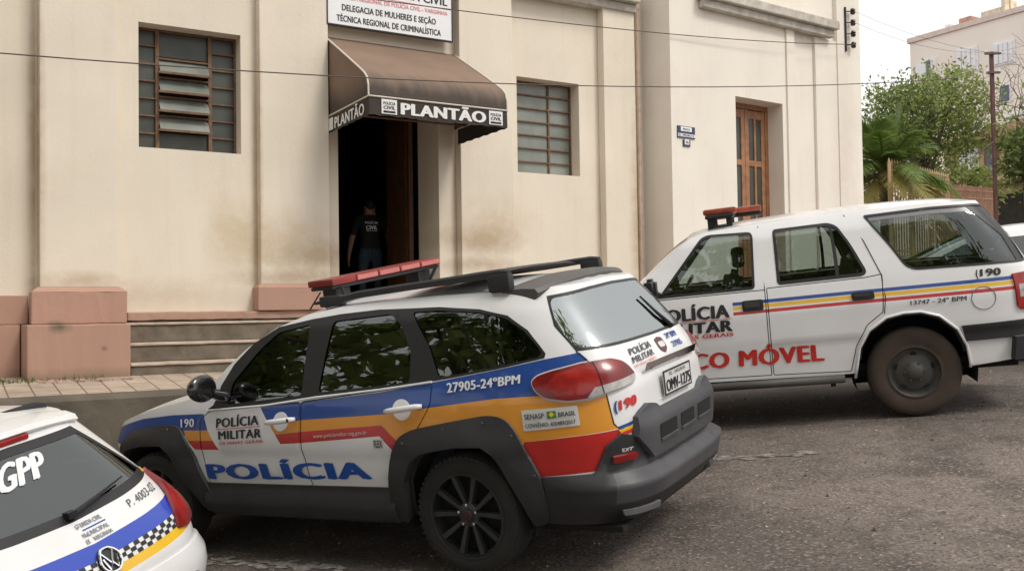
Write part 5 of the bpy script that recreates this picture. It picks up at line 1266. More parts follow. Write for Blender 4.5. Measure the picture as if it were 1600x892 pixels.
    MB().box(-.10, .10, -.115, .115, .002, .05, bev=.02).build('siren', M_BLACK, lb)
    for y in (-.5, -.15, .2, .5):
        for x in (-.08, .08): MB().box(x - .025, x + .025, y - .035, y + .035, -.13, -.031).build('bar_foot', M_BLACK, lb)
    for sg_ in (1, -1):
        for x in (0, 2.72): wheel(c, x, sg_ * .80, .367, .23, 'steel', sg_)
    wells(c, (0, 2.72), .47, .84, .367)
    interior(c, [(1.52, .38, .52, 0), (1.22, -.38, .52, 0), (.45, 0, 1.3, 1)], (1.80, .38, 1.16), 1.12, .76, -.75, 2.5, .45, 1.92)
    MB().box(-.8, 3.3, -.66, .66, .34, .38).build('underbody', M_UNDER, c)
    return c
suv = build_suv()

# ================================================================ hatchback at the lower left corner
def build_hatch():
    sk = SKIN_HATCH; S = sk.S
    c = car_root('guard_hatchback', -2.375, 4.58, -65, -.27, 4.5)
    tag(c, 'white municipal guard hatchback with black and white checker band and GPP on its rear window', 'car')
    TOP = [(0, 1.37), (.45, 1.37), (.70, 1.375), (1.2, 1.39), (1.8, 1.40), (2.3, 1.39), (2.7, 1.36), (3.0, 1.29), (3.3, 1.15), (3.5, 1.02), (3.6, .98), (4.0, .94), (4.4, .86), (4.7, .77), (S, .74)]
    W1_ = rounded([(3.30, .99), (3.0, 1.23), (2.75, 1.31), (2.4, 1.335), (2.36, 1.01)], .03)
    W2_ = rounded([(2.28, 1.01), (2.28, 1.335), (1.6, 1.335), (1.25, 1.30), (1.15, 1.08), (1.3, 1.04)], .03)
    A0 = [(1.80, .25), (1.79, .45), (1.68, .60), (1.50, .67), (1.28, .67), (1.10, .60), (.99, .45), (.98, .25)]
    A1 = [(s + 2.47, z) for s, z in A0]
    zb = .25
    out = [(0, zb), (.97, zb)] + A0[::-1] + [(1.81, zb), (3.44, zb)] + A1[::-1] + [(4.28, zb), (S, zb)] + TOP[::-1]
    full = out + [(-s, z) for s, z in out[::-1]][1:-1]
    GL = [(.50, 1.318), (0, 1.325), (-.50, 1.318), (-.63, 1.10), (-.665, 1.015), (-.3, .995), (0, .985), (.3, .995), (.665, 1.015), (.63, 1.10)]
    B = lambda z0, z1, e: [(-e, z1 + .02), (-.3, z1 - .0), (0, z1 - .012), (.3, z1), (e, z1 + .02), (e, z0 + .02), (.3, z0), (0, z0 - .012), (-.3, z0), (-e, z0 + .02)]
    regs = [(B(.845, .905, .66), 1), (B(.755, .795, .66), 2)]
    # checker: three rows of squares between blue and yellow
    nchk = 44
    for i in range(nchk):
        for r in range(3):
            if (i + r) % 2: continue
            a = -.66 + 1.32 * i / nchk; b = -.66 + 1.32 * (i + 1) / nchk
            f = lambda s: .795 - .012 * (1 - min(1, abs(s) / .3)) + max(0, (abs(s) - .3)) * .055
            z0, z1 = r * .05 / 3, (r + 1) * .05 / 3
            regs.append(([(a, f(a) + z0), (b, f(b) + z0), (b, f(b) + z1), (a, f(a) + z1)], 3))
    mb = MB()
    panel_mesh(mb, sk, [full], holes=both([W1_, W2_]) + [GL], regions=regs[:2], grid=.06)
    cr = [(-.5, .04), (.5, .05), (1.3, .05), (1.9, .06), (2.6, .05), (3.1, .03)]
    ws = [(1.95, 0), (1.82, .60), (1.3, .52), (1.05, .47), (1.0, 0), (1.05, -.47), (1.3, -.52), (1.82, -.60)]
    cover(mb, sk, TOP, cr, holes=[ws])
    mb.build('body', [M_PAINT, mat('guard_blue', (.010, .050, .42), .35, coat=.5), M_YELLOW, M_INK], c)
    m2 = MB(); cover(m2, sk, TOP, cr, keep=ws, off=-.004); m2.build('windscreen', M_GLASS_L, c)
    ck = MB()
    for p, i in regs[2:]: panel_mesh(ck, sk, [p], off=.003, grid=.06)
    ck.build('checker_band', M_INK, c)
    mb = MB(); Lo = [(0, .3), (S, .3), (S, .70), (4.4, .82), (3.6, .93), (3.3, 1.1), (2.95, 1.28), (2.6, 1.36), (1.6, 1.38), (.5, 1.36), (0, 1.36)]
    panel_mesh(mb, sk, [Lo + [(-s, z) for s, z in Lo[::-1]][1:-1]], holes=both([inset(p, -.004) for p in (W1_, W2_)]) + [inset(GL, -.01)], off=-.025, grid=.1)
    mb.build('cabin_lining', M_LINING, c)
    for sg_ in (1, -1):
        fl = (lambda p: p) if sg_ == 1 else mirror
        for Wp in (W1_, W2_):
            t = panel('window', M_GLASS, c, sk, [fl(Wp)], off=-.004, grid=.08)
            panel('window_seal', M_BLACK, t, sk, [fl(inset(Wp, -.015))], holes=[fl(Wp)], off=.003, grid=.08)
        LP = [(.78, 1.01), (.66, 1.015), (.60, .955), (.515, .90), (.455, .845), (.415, .795), (.50, .775), (.60, .79), (.70, .83), (.775, .90), (.80, .96)]
        t = plate_solid('tail_lamp', [M_LENS, M_LENS2], c, sk, [rounded(fl(LP), .02)], 0, .02, grid=.03, regions=[(fl([(.52, .90), (.62, .94), (.66, .88), (.56, .83), (.47, .81)]), 1)], offf=lambda s, z: .016 + .012 * np.clip(1 - ((np.abs(s) - .62) / .2) ** 2 - ((z - .89) / .12) ** 2, 0, 1))
        plate_solid('reflector_sticker', M_YELLOW, t, sk, [fl([(.74, 1.03), (.66, 1.035), (.64, 1.02), (.72, 1.012)])], .004, .003)
    GI = inset(rounded(GL, .04), .035)
    panel('rear_window_border', M_BLACK, c, sk, [GL], holes=[GI], off=.002, grid=.05)
    gw = panel('rear_window', glass_mat('hatch_rear_glass', (.40, .45, .45), 2.1, .02), c, sk, [inset(GI, -.003)], off=0, grid=.06)
    V, F = text_mesh('GPP', .05)
    skin_text(gw, sk, 'GPP', [(.13, 1.268), (-.155, 1.272), (-.09, 1.180), (.235, 1.170)], M_WHITE, off=.004, bold=.05)
    # spoiler with brake light
    mb = MB(); V = []; n = 24; pr = [(.12, 1.405), (.0, 1.400), (-.06, 1.382), (-.075, 1.358), (-.03, 1.325), (.03, 1.32)]
    for i in range(n + 1):
        y = -.44 + .88 * i / n; e = abs(y) / .44
        for dx, z in pr: V.append((-.27 + .06 * e ** 3 + dx, y, z - .035 * e ** 2.5 + .012))
    k = len(pr)
    mb.add(V, [(i * k + j, i * k + j + 1, (i + 1) * k + j + 1, (i + 1) * k + j) for i in range(n) for j in range(k - 1)] + [tuple(range(k)), tuple(n * k + j for j in range(k))[::-1]])
    smooth_by_angle(mb.build('roof_spoiler', M_PAINT, c), 40)
    MB().box(-.345, -.30, -.115, .20, 1.335, 1.360, bev=.006).build('brake_light', M_LENS2, c)
    mb = MB(); P = [sk.P(s, z) + sk.N(s, z) * .03 for s, z in ((.0, 1.0), (-.18, 1.025), (-.38, 1.05))]; mb.tube(P, [.010, .008, .004], 8)
    p0 = sk.P(0, 1.005) + sk.N(0, 1.005) * .02; mb.obox(p0, [(1, 0, 0), (0, 1, 0), (0, 0, 1)], (.020, .022, .014))
    mb.build('wiper', M_BLACK, c)
    skin_text(c, sk, 'P. 4003-02', [(-.30, .975), (-.56, .985), (-.53, .955), (-.285, .948)], mat('grey_ink', (.07, .07, .08), .5), off=.004, bold=.01)
    lt = mat('faded_grey_ink', (.30, .30, .34), .5)
    skin_text(c, sk, 'GUARDA CIVIL', [(.01, .972), (-.13, .973), (-.125, .958), (.015, .957)], lt, off=.004, bold=.02)
    plate_solid('blue_rule', MATS['blue_letter'], c, sk, [[(.0, .949), (-.13, .951), (-.13, .947), (.0, .945)]], .003, .002)
    skin_text(c, sk, 'MUNICIPAL', [(.02, .937), (-.125, .938), (-.12, .924), (.025, .922)], lt, off=.004, bold=.02)
    skin_text(c, sk, 'DE VARGINHA', [(.03, .914), (-.115, .915), (-.11, .901), (.035, .899)], lt, off=.004, bold=.02)
    em = plate_solid('emblem', M_INK, c, sk, [disc(0, .815, .058, .052)], .008, .012, grid=.03)
    mb = MB(); mb.tube([sk.P(s, z) + sk.N(s, z) * .014 for s, z in disc(0, .815, .052, .046) + disc(0, .815, .052, .046)[:1]], .006, 6)
    for a, b in (((-.03, .848), (.0, .80)), ((.03, .848), (.0, .80)), ((-.035, .83), (-.015, .78)), ((.035, .83), (.015, .78)), ((-.015, .78), (0, .81)), ((.015, .78), (0, .81))):
        mb.tube([sk.P(*a) + sk.N(*a) * .014, sk.P(*b) + sk.N(*b) * .014], .005, 6)
    mb.build('emblem_ring', M_CHROME, em)
    plate_solid('rear_bumper', M_PAINT, c, sk, [rounded([(.97, .26), (.97, .66), (.60, .70), (0, .70), (-.60, .70), (-.97, .66), (-.97, .26)], .05)], 0, .05, grid=.05, offf=lambda s, z: .012 + .03 * np.clip((.70 - z) / .08, 0, 1) * np.clip((1.0 - np.abs(s)) / .3, 0, 1))
    MB().lathe([(0, .03), (.008, .026), (.008, 0)], 'x', 16, 0, tuple(sk.P(-.42, .56) + np.array([-.055, 0, 0]))).build('tow_cap', M_SILVER, c)
    for sg_ in (1, -1):
        for x in (0, 2.47): wheel(c, x, sg_ * .80, .30, .19, 'steel', sg_)
    wells(c, (0, 2.47), .37, .79, .30)
    interior(c, [(1.05, .36, .5, 0), (1.05, -.36, .5, 0), (.25, 0, 1.2, 1)], None, .94, .72, -.45, 2.3, .34, 1.65)
    MB().box(-.6, 2.9, -.66, .66, .2, .24).build('underbody', M_UNDER, c)
    return c
hatch = build_hatch()
# ---------------------------------------------------------------- plants
M_LEAF = mat('leaf_green', (0.21, 0.27, 0.06), 0.6, color2=(0.33, 0.38, 0.12), vscale=1.1)
M_LEAF2 = mat('dark_leaf_green', (0.085, 0.125, 0.03), 0.6, color2=(0.13, 0.17, 0.045), vscale=1.1)
M_BARK = mat('grey_bark', (0.12, 0.095, 0.07), 0.9, var=0.3, vscale=9, bump=0.4)
M_DRY = mat('dry_frond', (0.40, 0.33, 0.11), 0.7, color2=(0.26, 0.25, 0.07), vscale=2)
M_FROND = mat('frond_green', (0.12, 0.19, 0.04), 0.5, color2=(0.21, 0.28, 0.075), vscale=1.5)
def translucent(m, k):                                   # thin leaves let light through
    t = m.node_tree; b = t.nodes['Principled BSDF']; o = [n for n in t.nodes if n.type == 'OUTPUT_MATERIAL'][0]
    tr = t.nodes.new('ShaderNodeBsdfTranslucent'); mx = t.nodes.new('ShaderNodeMixShader'); mx.inputs[0].default_value = k
    t.links.new(b.inputs['Base Color'].links[0].from_socket, tr.inputs[0]); t.links.new(b.outputs[0], mx.inputs[1]); t.links.new(tr.outputs[0], mx.inputs[2]); t.links.new(mx.outputs[0], o.inputs[0])
for m_ in (M_LEAF, M_LEAF2, M_FROND, M_DRY): translucent(m_, .42)
def branch_tree(root, base, top, crown_c, crown_r, r0, nb, rg, wood):
    mb = MB(); base = np.array(base, float); top = np.array(top, float)
    mid = (base + top) / 2 + np.array([rg.normal(0, .12), rg.normal(0, .12), 0])
    mb.tube([base, mid, top], [r0 * 1.25, r0, r0 * .75], 9)
    tips = []
    for i in range(nb):
        d = rg.normal(0, 1, 3); d[2] = abs(d[2]) * .8 + .2; d /= np.linalg.norm(d)
        e = np.array(crown_c) + d * np.array(crown_r) * rg.uniform(.55, .95)
        st_ = top + (base - top) * rg.uniform(0, .35); m1 = (st_ + e) / 2 + rg.normal(0, .12, 3) * np.array(crown_r) * .6
        mb.tube([st_, m1, e], [r0 * .45, r0 * .28, r0 * .06], 6); tips.append(e)
        for k in range(3):
            a = m1 + (e - m1) * rg.uniform(0, .8); f = a + rg.normal(0, .35, 3) * np.array(crown_r); mb.tube([a, (a + f) / 2 + rg.normal(0, .04, 3), f], [r0 * .2, r0 * .12, r0 * .03], 5); tips.append(f)
    mb.build('trunk', wood, root, smooth=True)
    return tips
def leaf_crown(root, centre, rad, nclump, nleaf, size, rg, mats=None, spread=.22, name='crown'):
    V = np.zeros((0, 3)); centre = np.array(centre, float); rad = np.array(rad, float)
    cl = []
    while len(cl) < nclump:
        p = rg.uniform(-1, 1, 3); q = np.linalg.norm(p)
        if q < 1 and q > .25 and rg.random() < q ** 1.2: cl.append(p * rg.uniform(.85, 1.08))
    cl = np.array(cl); w_ = rg.uniform(.5, 1.5, nclump); w_ /= w_.sum()
    idx = rg.choice(nclump, nleaf, p=w_)
    sc_ = rg.uniform(.6, 1.4, nclump)[idx][:, None]
    P = centre + (cl[idx] + rg.normal(0, spread, (nleaf, 3)) * sc_) * rad
    a = rg.normal(0, 1, (nleaf, 3)); a /= np.linalg.norm(a, axis=1, keepdims=True)
    b = rg.normal(0, 1, (nleaf, 3)); b[:, 2] += .6; b -= a * (a * b).sum(1, keepdims=True); b /= np.linalg.norm(b, axis=1, keepdims=True)
    s = size * rg.uniform(.6, 1.4, (nleaf, 1))
    V = np.stack([P - a * s, P - b * s * .42 + a * s * .1, P + a * s, P + b * s * .42 + a * s * .1], 1).reshape(-1, 3)
    F = np.arange(nleaf * 4).reshape(-1, 4)
    me = bpy.data.meshes.new(name); me.from_pydata(V.tolist(), [], F.tolist())
    for m_ in (mats or [M_LEAF, M_LEAF2]): me.materials.append(m_)
    tone = rg.random(nclump)[idx] * .7 + rg.random(nleaf) * .3
    me.polygons.foreach_set('material_index', (tone > .62).astype(np.int32)); me.update()
    o = bpy.data.objects.new(name, me); COL.objects.link(o); o.parent = root; return o
def tree(name, label, base, trunk_top, centre, rad, nclump, nleaf, size, r0, seed, group=None, mats=None, nb=9, spread=.22):
    rg = np.random.default_rng(seed); root = empty(name); tag(root, label, 'tree', group)
    branch_tree(root, base, trunk_top, centre, rad, r0, nb, rg, M_BARK)
    leaf_crown(root, centre, rad, nclump, nleaf, size, rg, mats, spread); return root
def G(x, y): return float(gz(x, y))
tree('garden_tree', 'round green leafy tree rising behind the palm and the iron fence', (11.75, 26.9, G(11.75, 26.9)), (11.7, 26.9, 5.6), (11.75, 26.95, 6.95), (1.65, 1.6, 1.25), 70, 12000, .065, .13, 3)
tree('dark_shrub_tree', 'dark green tree at the right edge in front of the yellow house', (12.3, 22.0, G(12.3, 22)), (12.25, 22, 4.4), (12.25, 22.0, 5.35), (.85, .85, .95), 26, 3200, .075, .08, 5, mats=[M_LEAF2, M_LEAF])
tree('low_garden_bush', 'low green bush showing above the lower red-brown fence', (13.2, 29.0, G(13.2, 29)), (13.2, 29, 4.6), (13.2, 29.0, 5.35), (1.5, 1.0, .75), 26, 2600, .085, .07, 8)
# leafless tree
rg = np.random.default_rng(12); bt = empty('bare_tree'); tag(bt, 'leafless twiggy tree in front of the pale apartment block', 'tree')
mb = MB()
def twig(p, d, L, r, depth):
    p = np.array(p, float); d = d / np.linalg.norm(d); q1 = p + d * L * .5 + rg.normal(0, .06, 3) * L; q2 = p + d * L + rg.normal(0, .1, 3) * L
    mb.tube([p, q1, q2], [r, r * .8, r * .6], 5, cap=False)
    if depth:
        for _ in range(3):
            nd = d + rg.normal(0, .55, 3); nd[2] += .18; twig(q1 if rg.random() < .3 else q2, nd, L * rg.uniform(.6, .85), r * .6, depth - 1)
twig((13.6, 24.9, G(13.6, 24.9)), np.array([-.06, 0, 1.0]), 2.6, .075, 5)
mb.build('branches', M_BARK, bt, smooth=True)
# palm
pm = empty('palm_tree'); tag(pm, 'feathery palm with some yellowing fronds beside the corner block', 'palm'); rg = np.random.default_rng(4)
pb = np.array([8.20, 21.0, 0]); pb[2] = G(*pb[:2]); mb = MB(); mb.tube([pb, pb + [.05, 0, 1.7], pb + [.02, 0, 3.1]], [.17, .15, .13], 10); mb.build('trunk', M_BARK, pm, smooth=True)
def frond(mb, c, az, el, L, droop, mi):
    d = np.array([math.cos(az), math.sin(az), 0]); pts = []
    for t in np.linspace(0, 1, 12):
        pts.append(c + d * L * t * math.cos(el) * (1 - .12 * t) + np.array([0, 0, L * (t * math.sin(el) - droop * t * t)]))
    mb.tube(pts, list(np.linspace(.022, .006, 12)), 5, mi)
    sd = np.array([-d[1], d[0], 0])
    for t in np.linspace(.12, 1, 40):
        k = t * 11; i = min(10, int(k)); p = pts[i] + (pts[i + 1] - pts[i]) * (k - i); tan = pts[i + 1] - pts[i]; tan /= np.linalg.norm(tan)
        l = .50 * math.sin(math.pi * min(1, .18 + .8 * t)) ** .7
        for s_ in (-1, 1):
            e = p + (sd * s_ * .8 + tan * .7 + np.array([0, 0, -.25 + rg.normal(0, .12)])) * l; m1 = (p + e) / 2 + np.array([0, 0, .04]); w_ = tan * .024
            mb.add([p - w_, p + w_, m1 + w_, m1 - w_, e], [(0, 1, 2, 3), (3, 2, 4)], mi)
mb = MB(); cc = pb + np.array([.02, 0, 3.15])
for i in range(34):
    lay = i / 34; frond(mb, cc + [0, 0, .1 * (1 - lay)], i * 2.4 + rg.normal(0, .2), RAD(80 - 85 * lay + rg.normal(0, 6)), rg.uniform(1.5, 2.05), .28 + .45 * lay, 1 if (lay > .72 and rg.random() < .75) else 0)
mb.build('fronds', [M_FROND, M_DRY], pm)

# ---------------------------------------------------------------- fence, pole, houses up the street
M_IRON = mat('ochre_iron_paint', (0.52, 0.34, 0.18), 0.6, color2=(0.40, 0.25, 0.14), vscale=4)
M_BRICK = mat('red_brown_fence_paint', (0.44, 0.24, 0.16), 0.7, color2=(0.34, 0.18, 0.12), vscale=3)
def picket_fence(name, label, a, b, za, zb, h, m, step, spear):
    root = empty(name); tag(root, label, 'fence'); a = np.array(a); b = np.array(b); L = np.hypot(*(b - a)); d = (b - a) / L; n = int(L / step); mb = MB()
    for i in range(n + 1):
        t = i / n; p = a + (b - a) * t; z = za + (zb - za) * t
        mb.tube([(p[0], p[1], z - h), (p[0], p[1], z)], .017, 5)
        if spear: mb.tube([(p[0], p[1], z), (p[0], p[1], z + .05), (p[0], p[1], z + .14)], [.016, .03, .002], 5)
    for dz in (.12, .32, h - .1): mb.tube([(a[0], a[1], za - dz), (b[0], b[1], zb - dz)], .018, 5)
    mb.build('pickets', m, root)
    for t in np.linspace(0, 1, 4):
        p = a + (b - a) * t; z = za + (zb - za) * t; q = MB(); q.box(p[0] - .03, p[0] + .03, p[1] - .03, p[1] + .03, z - h - .2, z + .04); q.build('post', m, root)
    mb = MB(); mb.add([(a[0], a[1], za - h - 2.2), (b[0], b[1], zb - h - 2.2), (b[0], b[1], zb - h), (a[0], a[1], za - h), (a[0] + .2, a[1] + .15, za - h - 2.2), (b[0] + .2, b[1] + .15, zb - h - 2.2), (b[0] + .2, b[1] + .15, zb - h), (a[0] + .2, a[1] + .15, za - h)], [(0, 1, 2, 3), (4, 7, 6, 5), (3, 2, 6, 7), (0, 4, 5, 1), (0, 3, 7, 4), (1, 5, 6, 2)])
    mb.build('base_wall', mat('fence_base_plaster', (.42, .33, .24), .9, var=.2), root)
picket_fence('iron_fence', 'ochre iron fence of spear-topped pickets beside the palm', (7.9, 19.95), (10.6, 23.2), 4.62, 4.72, 1.9, M_IRON, .17, True)
picket_fence('iron_fence', 'lower red-brown picket fence further up the street, left of the pole', (10.7, 23.4), (13.3, 26.3), 4.62, 4.86, 1.8, M_BRICK, .13, False)
po = empty('utility_pole'); tag(po, 'thin rusty red utility pole with two short crossarms', 'pole')
mb = MB(); pz = G(12.1, 23.9); mb.box(12.06, 12.14, 23.86, 23.94, pz - .3, 7.98); mb.build('post', mat('rusty_pole_paint', (.11, .045, .042), .7, var=.3, vscale=5), po)
for z, wd in ((7.93, .20), (7.45, .17)):
    m2 = MB(); m2.box(12.1 - wd, 12.1 + wd, 23.80, 23.855, z - .025, z + .025); ca_ = m2.build('crossarm', M_CABLE, po)
    for k in (-1, 1): MB().tube([(12.1 + k * wd * .9, 23.83, z), (12.1 + k * wd * .9, 23.83, z + .09)], [.022, .015], 6).build('insulator', M_WHITE, ca_)
def strut_cable(a, b, sag, lab):
    o = MB().tube(sagged(a, b, sag), .012, 5).build('overhead_cable', M_CABLE, smooth=True); tag(o, lab, 'cable')

M_APT = mat('pale_apartment_render', (0.85, 0.775, 0.70), 0.9, var=0.04, vscale=.5)
M_SHUT = mat('white_shutter', (0.80, 0.80, 0.82), 0.5, var=.05)
M_BWIN = mat('dark_window_glass', (0.10, 0.12, 0.16), 0.2, var=.3, vscale=2)
ap = empty('apartment_block', FA); tag(ap, 'tall pale pink apartment block with white shuttered windows up the street', 'building')
MB().box(39.9, 56, -4.0, 19.3, 2.0, 14.75).build('wall', M_APT, ap)
MB().box(39.8, 56, -4.1, 19.4, 14.755, 15.0).build('parapet', mat('parapet_render', (.68, .57, .51), .9, var=.1), ap)
for (n0, n1, z0, z1, sh) in ((17.95, 18.6, 12.8, 13.65, 1), (15.75, 16.7, 12.7, 13.7, 2), (13.95, 14.85, 12.65, 13.55, 2), (10.6, 11.6, 12.65, 13.6, 2), (17.95, 18.6, 9.3, 10.2, 1), (15.75, 16.7, 9.3, 10.4, 2), (14.2, 14.6, 10.9, 11.6, 0), (13.4, 14.4, 9.2, 10.2, 2)):
    f = MB().box(39.84, 39.895, n0 - .08, n1 + .08, z0 - .08, z1 + .08).build('window', M_SHUT, ap)
    if sh == 1: MB().box(39.80, 39.838, n0 + .2, n1 - .25, z0, z1).build('pane', M_BWIN, f); MB().box(39.81, 39.838, n1 - .2, n1 + .35, z0, z1).build('shutter', M_SHUT, f)
    elif sh == 2:
        k = 4
        for i in range(k):
            a = n0 + (n1 - n0) * i / k; MB().box(39.80 - .03 * (i % 2), 39.838, a + .02, a + (n1 - n0) / k - .02, z0, z1).build('shutter', M_SHUT, f)
    else: MB().box(39.80, 39.838, n0, n1, z0, z1).build('pane', M_BWIN, f)
for (n0, n1, z0, z1, c_) in ((16.45, 17.1, 15.0, 15.5, (.45, .25, .2)), (14.95, 15.95, 15.0, 15.5, (.62, .52, .42)), (14.75, 14.94, 15.0, 15.85, (.62, .55, .40)), (17.55, 17.85, 15.0, 15.4, (.7, .66, .66))):
    MB().box(40.6, 41.6, n0, n1, z0 + .003, z1, bev=.05).build('rooftop_tank', mat('tank_%d' % int(n0 * 10), c_, .8, var=.2), ap)
mb = MB(); mb.tube([(40.6, 12.6, 15), (40.6, 12.6, 16.8)], .03, 5); mb.tube([(40.6, 14.5, 15), (40.6, 14.5, 16.8)], .03, 5); mb.tube([(40.6, 12.6, 16.7), (40.6, 14.5, 16.7)], .012, 5); mb.build('washing_line', M_IRON, ap)
for k_, (n0, c_) in enumerate(((13.95, (.5, .05, .2)), (13.6, (.05, .3, .35)), (13.2, (.6, .6, .65)))):
    MB().box(40.59, 40.61, n0, n0 + .3, 15.9, 16.69).build('washing', mat('washing_%d' % k_, c_, .9, var=.1), ap)

M_YEL = mat('yellow_house_render', (0.62, 0.47, 0.25), 0.9, var=0.12, vscale=1.0)
M_TILE = mat('terracotta_tiles', (0.30, 0.13, 0.085), 0.85, color2=(0.2, 0.1, 0.07), vscale=6, bump=.5, bscale=12)
hs_ = empty('yellow_house', FA); tag(hs_, 'low yellow house with a terracotta roof behind the fences', 'house')
MB().box(28.5, 37, 1.5, 9.7, 1.5, 7.2).build('wall', M_YEL, hs_)
mb = MB(); mb.add([(28.0, 1.0, 7.18), (37.5, 1.0, 7.18), (37.5, 10.1, 7.18), (28.0, 10.1, 7.18), (30, 5.5, 8.3), (34.5, 5.5, 8.3)], [(0, 1, 5, 4), (2, 3, 4, 5), (3, 0, 4), (1, 2, 5), (0, 3, 2, 1)]); mb.build('roof', M_TILE, hs_)
for (n0, n1, z0, z1, m_) in ((8.4, 9.1, 6.1, 7.05, M_SHUT), (7.7, 8.2, 6.0, 7.0, M_TILE), (6.6, 7.15, 6.2, 7.0, M_SHUT)):
    f = MB().box(28.44, 28.495, n0, n1, z0, z1).build('window', m_, hs_); MB().box(28.42, 28.438, n0 + .1, n1 - .1, z0 + .1, z1 - .1).build('pane', m_ if m_ is M_SHUT else M_BWIN, f)
MB().box(28.0, 28.495, 1.6, 8.0, 5.62, 5.74).build('ledge', M_TILE, hs_)
for n0, n1 in ((6.9, 7.75), (5.6, 6.5)): MB().box(28.44, 28.496, n0, n1, 2.2, 5.3).build('garage_opening_shade', M_DARK, hs_)  # flat dark sheets standing in for the shade inside the garage openings
wh = empty('white_outbuilding', FA); tag(wh, 'small pale house gable seen just right of the corner block', 'house')
MB().box(33, 38, 16.0, 22.0, 2.0, 9.0).build('wall', M_APT, wh)
mb = MB(); mb.add([(32.7, 15.7, 8.95), (38.3, 15.7, 8.95), (38.3, 22.3, 8.95), (32.7, 22.3, 8.95), (32.7, 19, 10.2), (38.3, 19, 10.2)], [(0, 1, 5, 4), (2, 3, 4, 5), (3, 0, 4), (1, 2, 5), (0, 3, 2, 1)]); mb.build('roof', M_TILE, wh)

# street trees on the far side, behind the photographer: the car windows mirror them
for i, (x, y, r, h) in enumerate(((-7.6, 0.2, 4.2, 6.3), (-2.2, -2.4, 4.6, 7.0), (4.2, -5.6, 4.2, 7.0), (-13.5, 5.0, 3.6, 6.0), (-9.0, -8.0, 4.4, 6.0))):
    z = G(x, y); tree('street_tree', 'broad leafy street tree mirrored in the car windows', (x, y, z - .2), (x + .2, y, z + 2.6), (x, y, z + h), (r, r, 2.7), 46, 4200, .24, .22, 30 + i, 'street trees across the road', nb=10, spread=.13)

# ---------------------------------------------------------------- parked cars further up
def plain_car(name, label, x, y, heading, c, paint):
    sk = SKIN_HATCH; S = sk.S
    root = car_root(name, x, y, heading, c); tag(root, label, 'car')
    TOP = [(0, 1.40), (.45, 1.40), (.70, 1.405), (1.2, 1.42), (1.8, 1.43), (2.3, 1.42), (2.7, 1.38), (3.0, 1.30), (3.3, 1.15), (3.5, 1.02), (3.6, .98), (4.0, .94), (4.4, .86), (4.7, .77), (S, .74)]
    W1_ = rounded([(3.30, .99), (3.0, 1.24), (2.75, 1.33), (2.4, 1.36), (2.36, 1.01)], .03); W2_ = rounded([(2.28, 1.01), (2.28, 1.36), (1.6, 1.36), (1.25, 1.30), (1.15, 1.08), (1.3, 1.04)], .03)
    A0 = [(1.80, .25), (1.79, .45), (1.68, .60), (1.50, .67), (1.28, .67), (1.10, .60), (.99, .45), (.98, .25)]; A1 = [(s + 2.47, z) for s, z in A0]
    out = [(0, .25), (.97, .25)] + A0[::-1] + [(1.81, .25), (3.44, .25)] + A1[::-1] + [(4.28, .25), (S, .25)] + TOP[::-1]
    full = out + [(-s, z) for s, z in out[::-1]][1:-1]; GL = rounded([(.50, 1.325), (-.50, 1.325), (-.65, 1.02), (.65, 1.02)], .04)
    mb = MB(); panel_mesh(mb, sk, [full], holes=both([W1_, W2_]) + [GL], grid=.09)
    ws = [(1.95, 0), (1.82, .60), (1.3, .52), (1.05, .47), (1.0, 0), (1.05, -.47), (1.3, -.52), (1.82, -.60)]; cr = [(-.5, .04), (.5, .05), (1.3, .05), (1.9, .06), (2.6, .05), (3.1, .03)]
    cover(mb, sk, TOP, cr, holes=[ws]); mb.build('body', paint, root)
    m2 = MB(); cover(m2, sk, TOP, cr, keep=ws, off=-.004); m2.build('windscreen', M_GLASS, root)
    for p in both([W1_, W2_]) + [GL]: panel('window', M_GLASS, root, sk, [p], off=-.004, grid=.1)
    for fl in (lambda p: p, mirror): plate_solid('tail_lamp', M_LENS, root, sk, [fl([(.80, 1.0), (.60, 1.0), (.50, .80), (.72, .80)])], .014, .014)
    for sg_ in (1, -1):
        for xx in (0, 2.47): wheel(root, xx, sg_ * .80, .30, .19, 'steel', sg_)
    wells(root, (0, 2.47), .37, .79, .30)
    interior(root, [(1.05, .36, .5, 0), (1.05, -.36, .5, 0), (.25, 0, 1.2, 1)], None, .94, .72, -.45, 2.3, .34, 1.65)
    MB().box(-.6, 2.9, -.66, .66, .2, .24).build('underbody', M_UNDER, root)
def cfit(x, y): return G(x, y) - (0.1025 * x + 0.0598 * y)
plain_car('parked_car', 'plain white hatchback parked just beyond the off-roader', 6.35, 10.7, -72, cfit(6.0, 10.9) + .02, M_PAINT)
plain_car('parked_car', 'dark grey car parked furthest up the street', 9.3, 13.2, -72, cfit(9.0, 13.4) + .02, mat('dark_grey_car_paint', (.09, .095, .11), .35, coat=.6, var=.05))
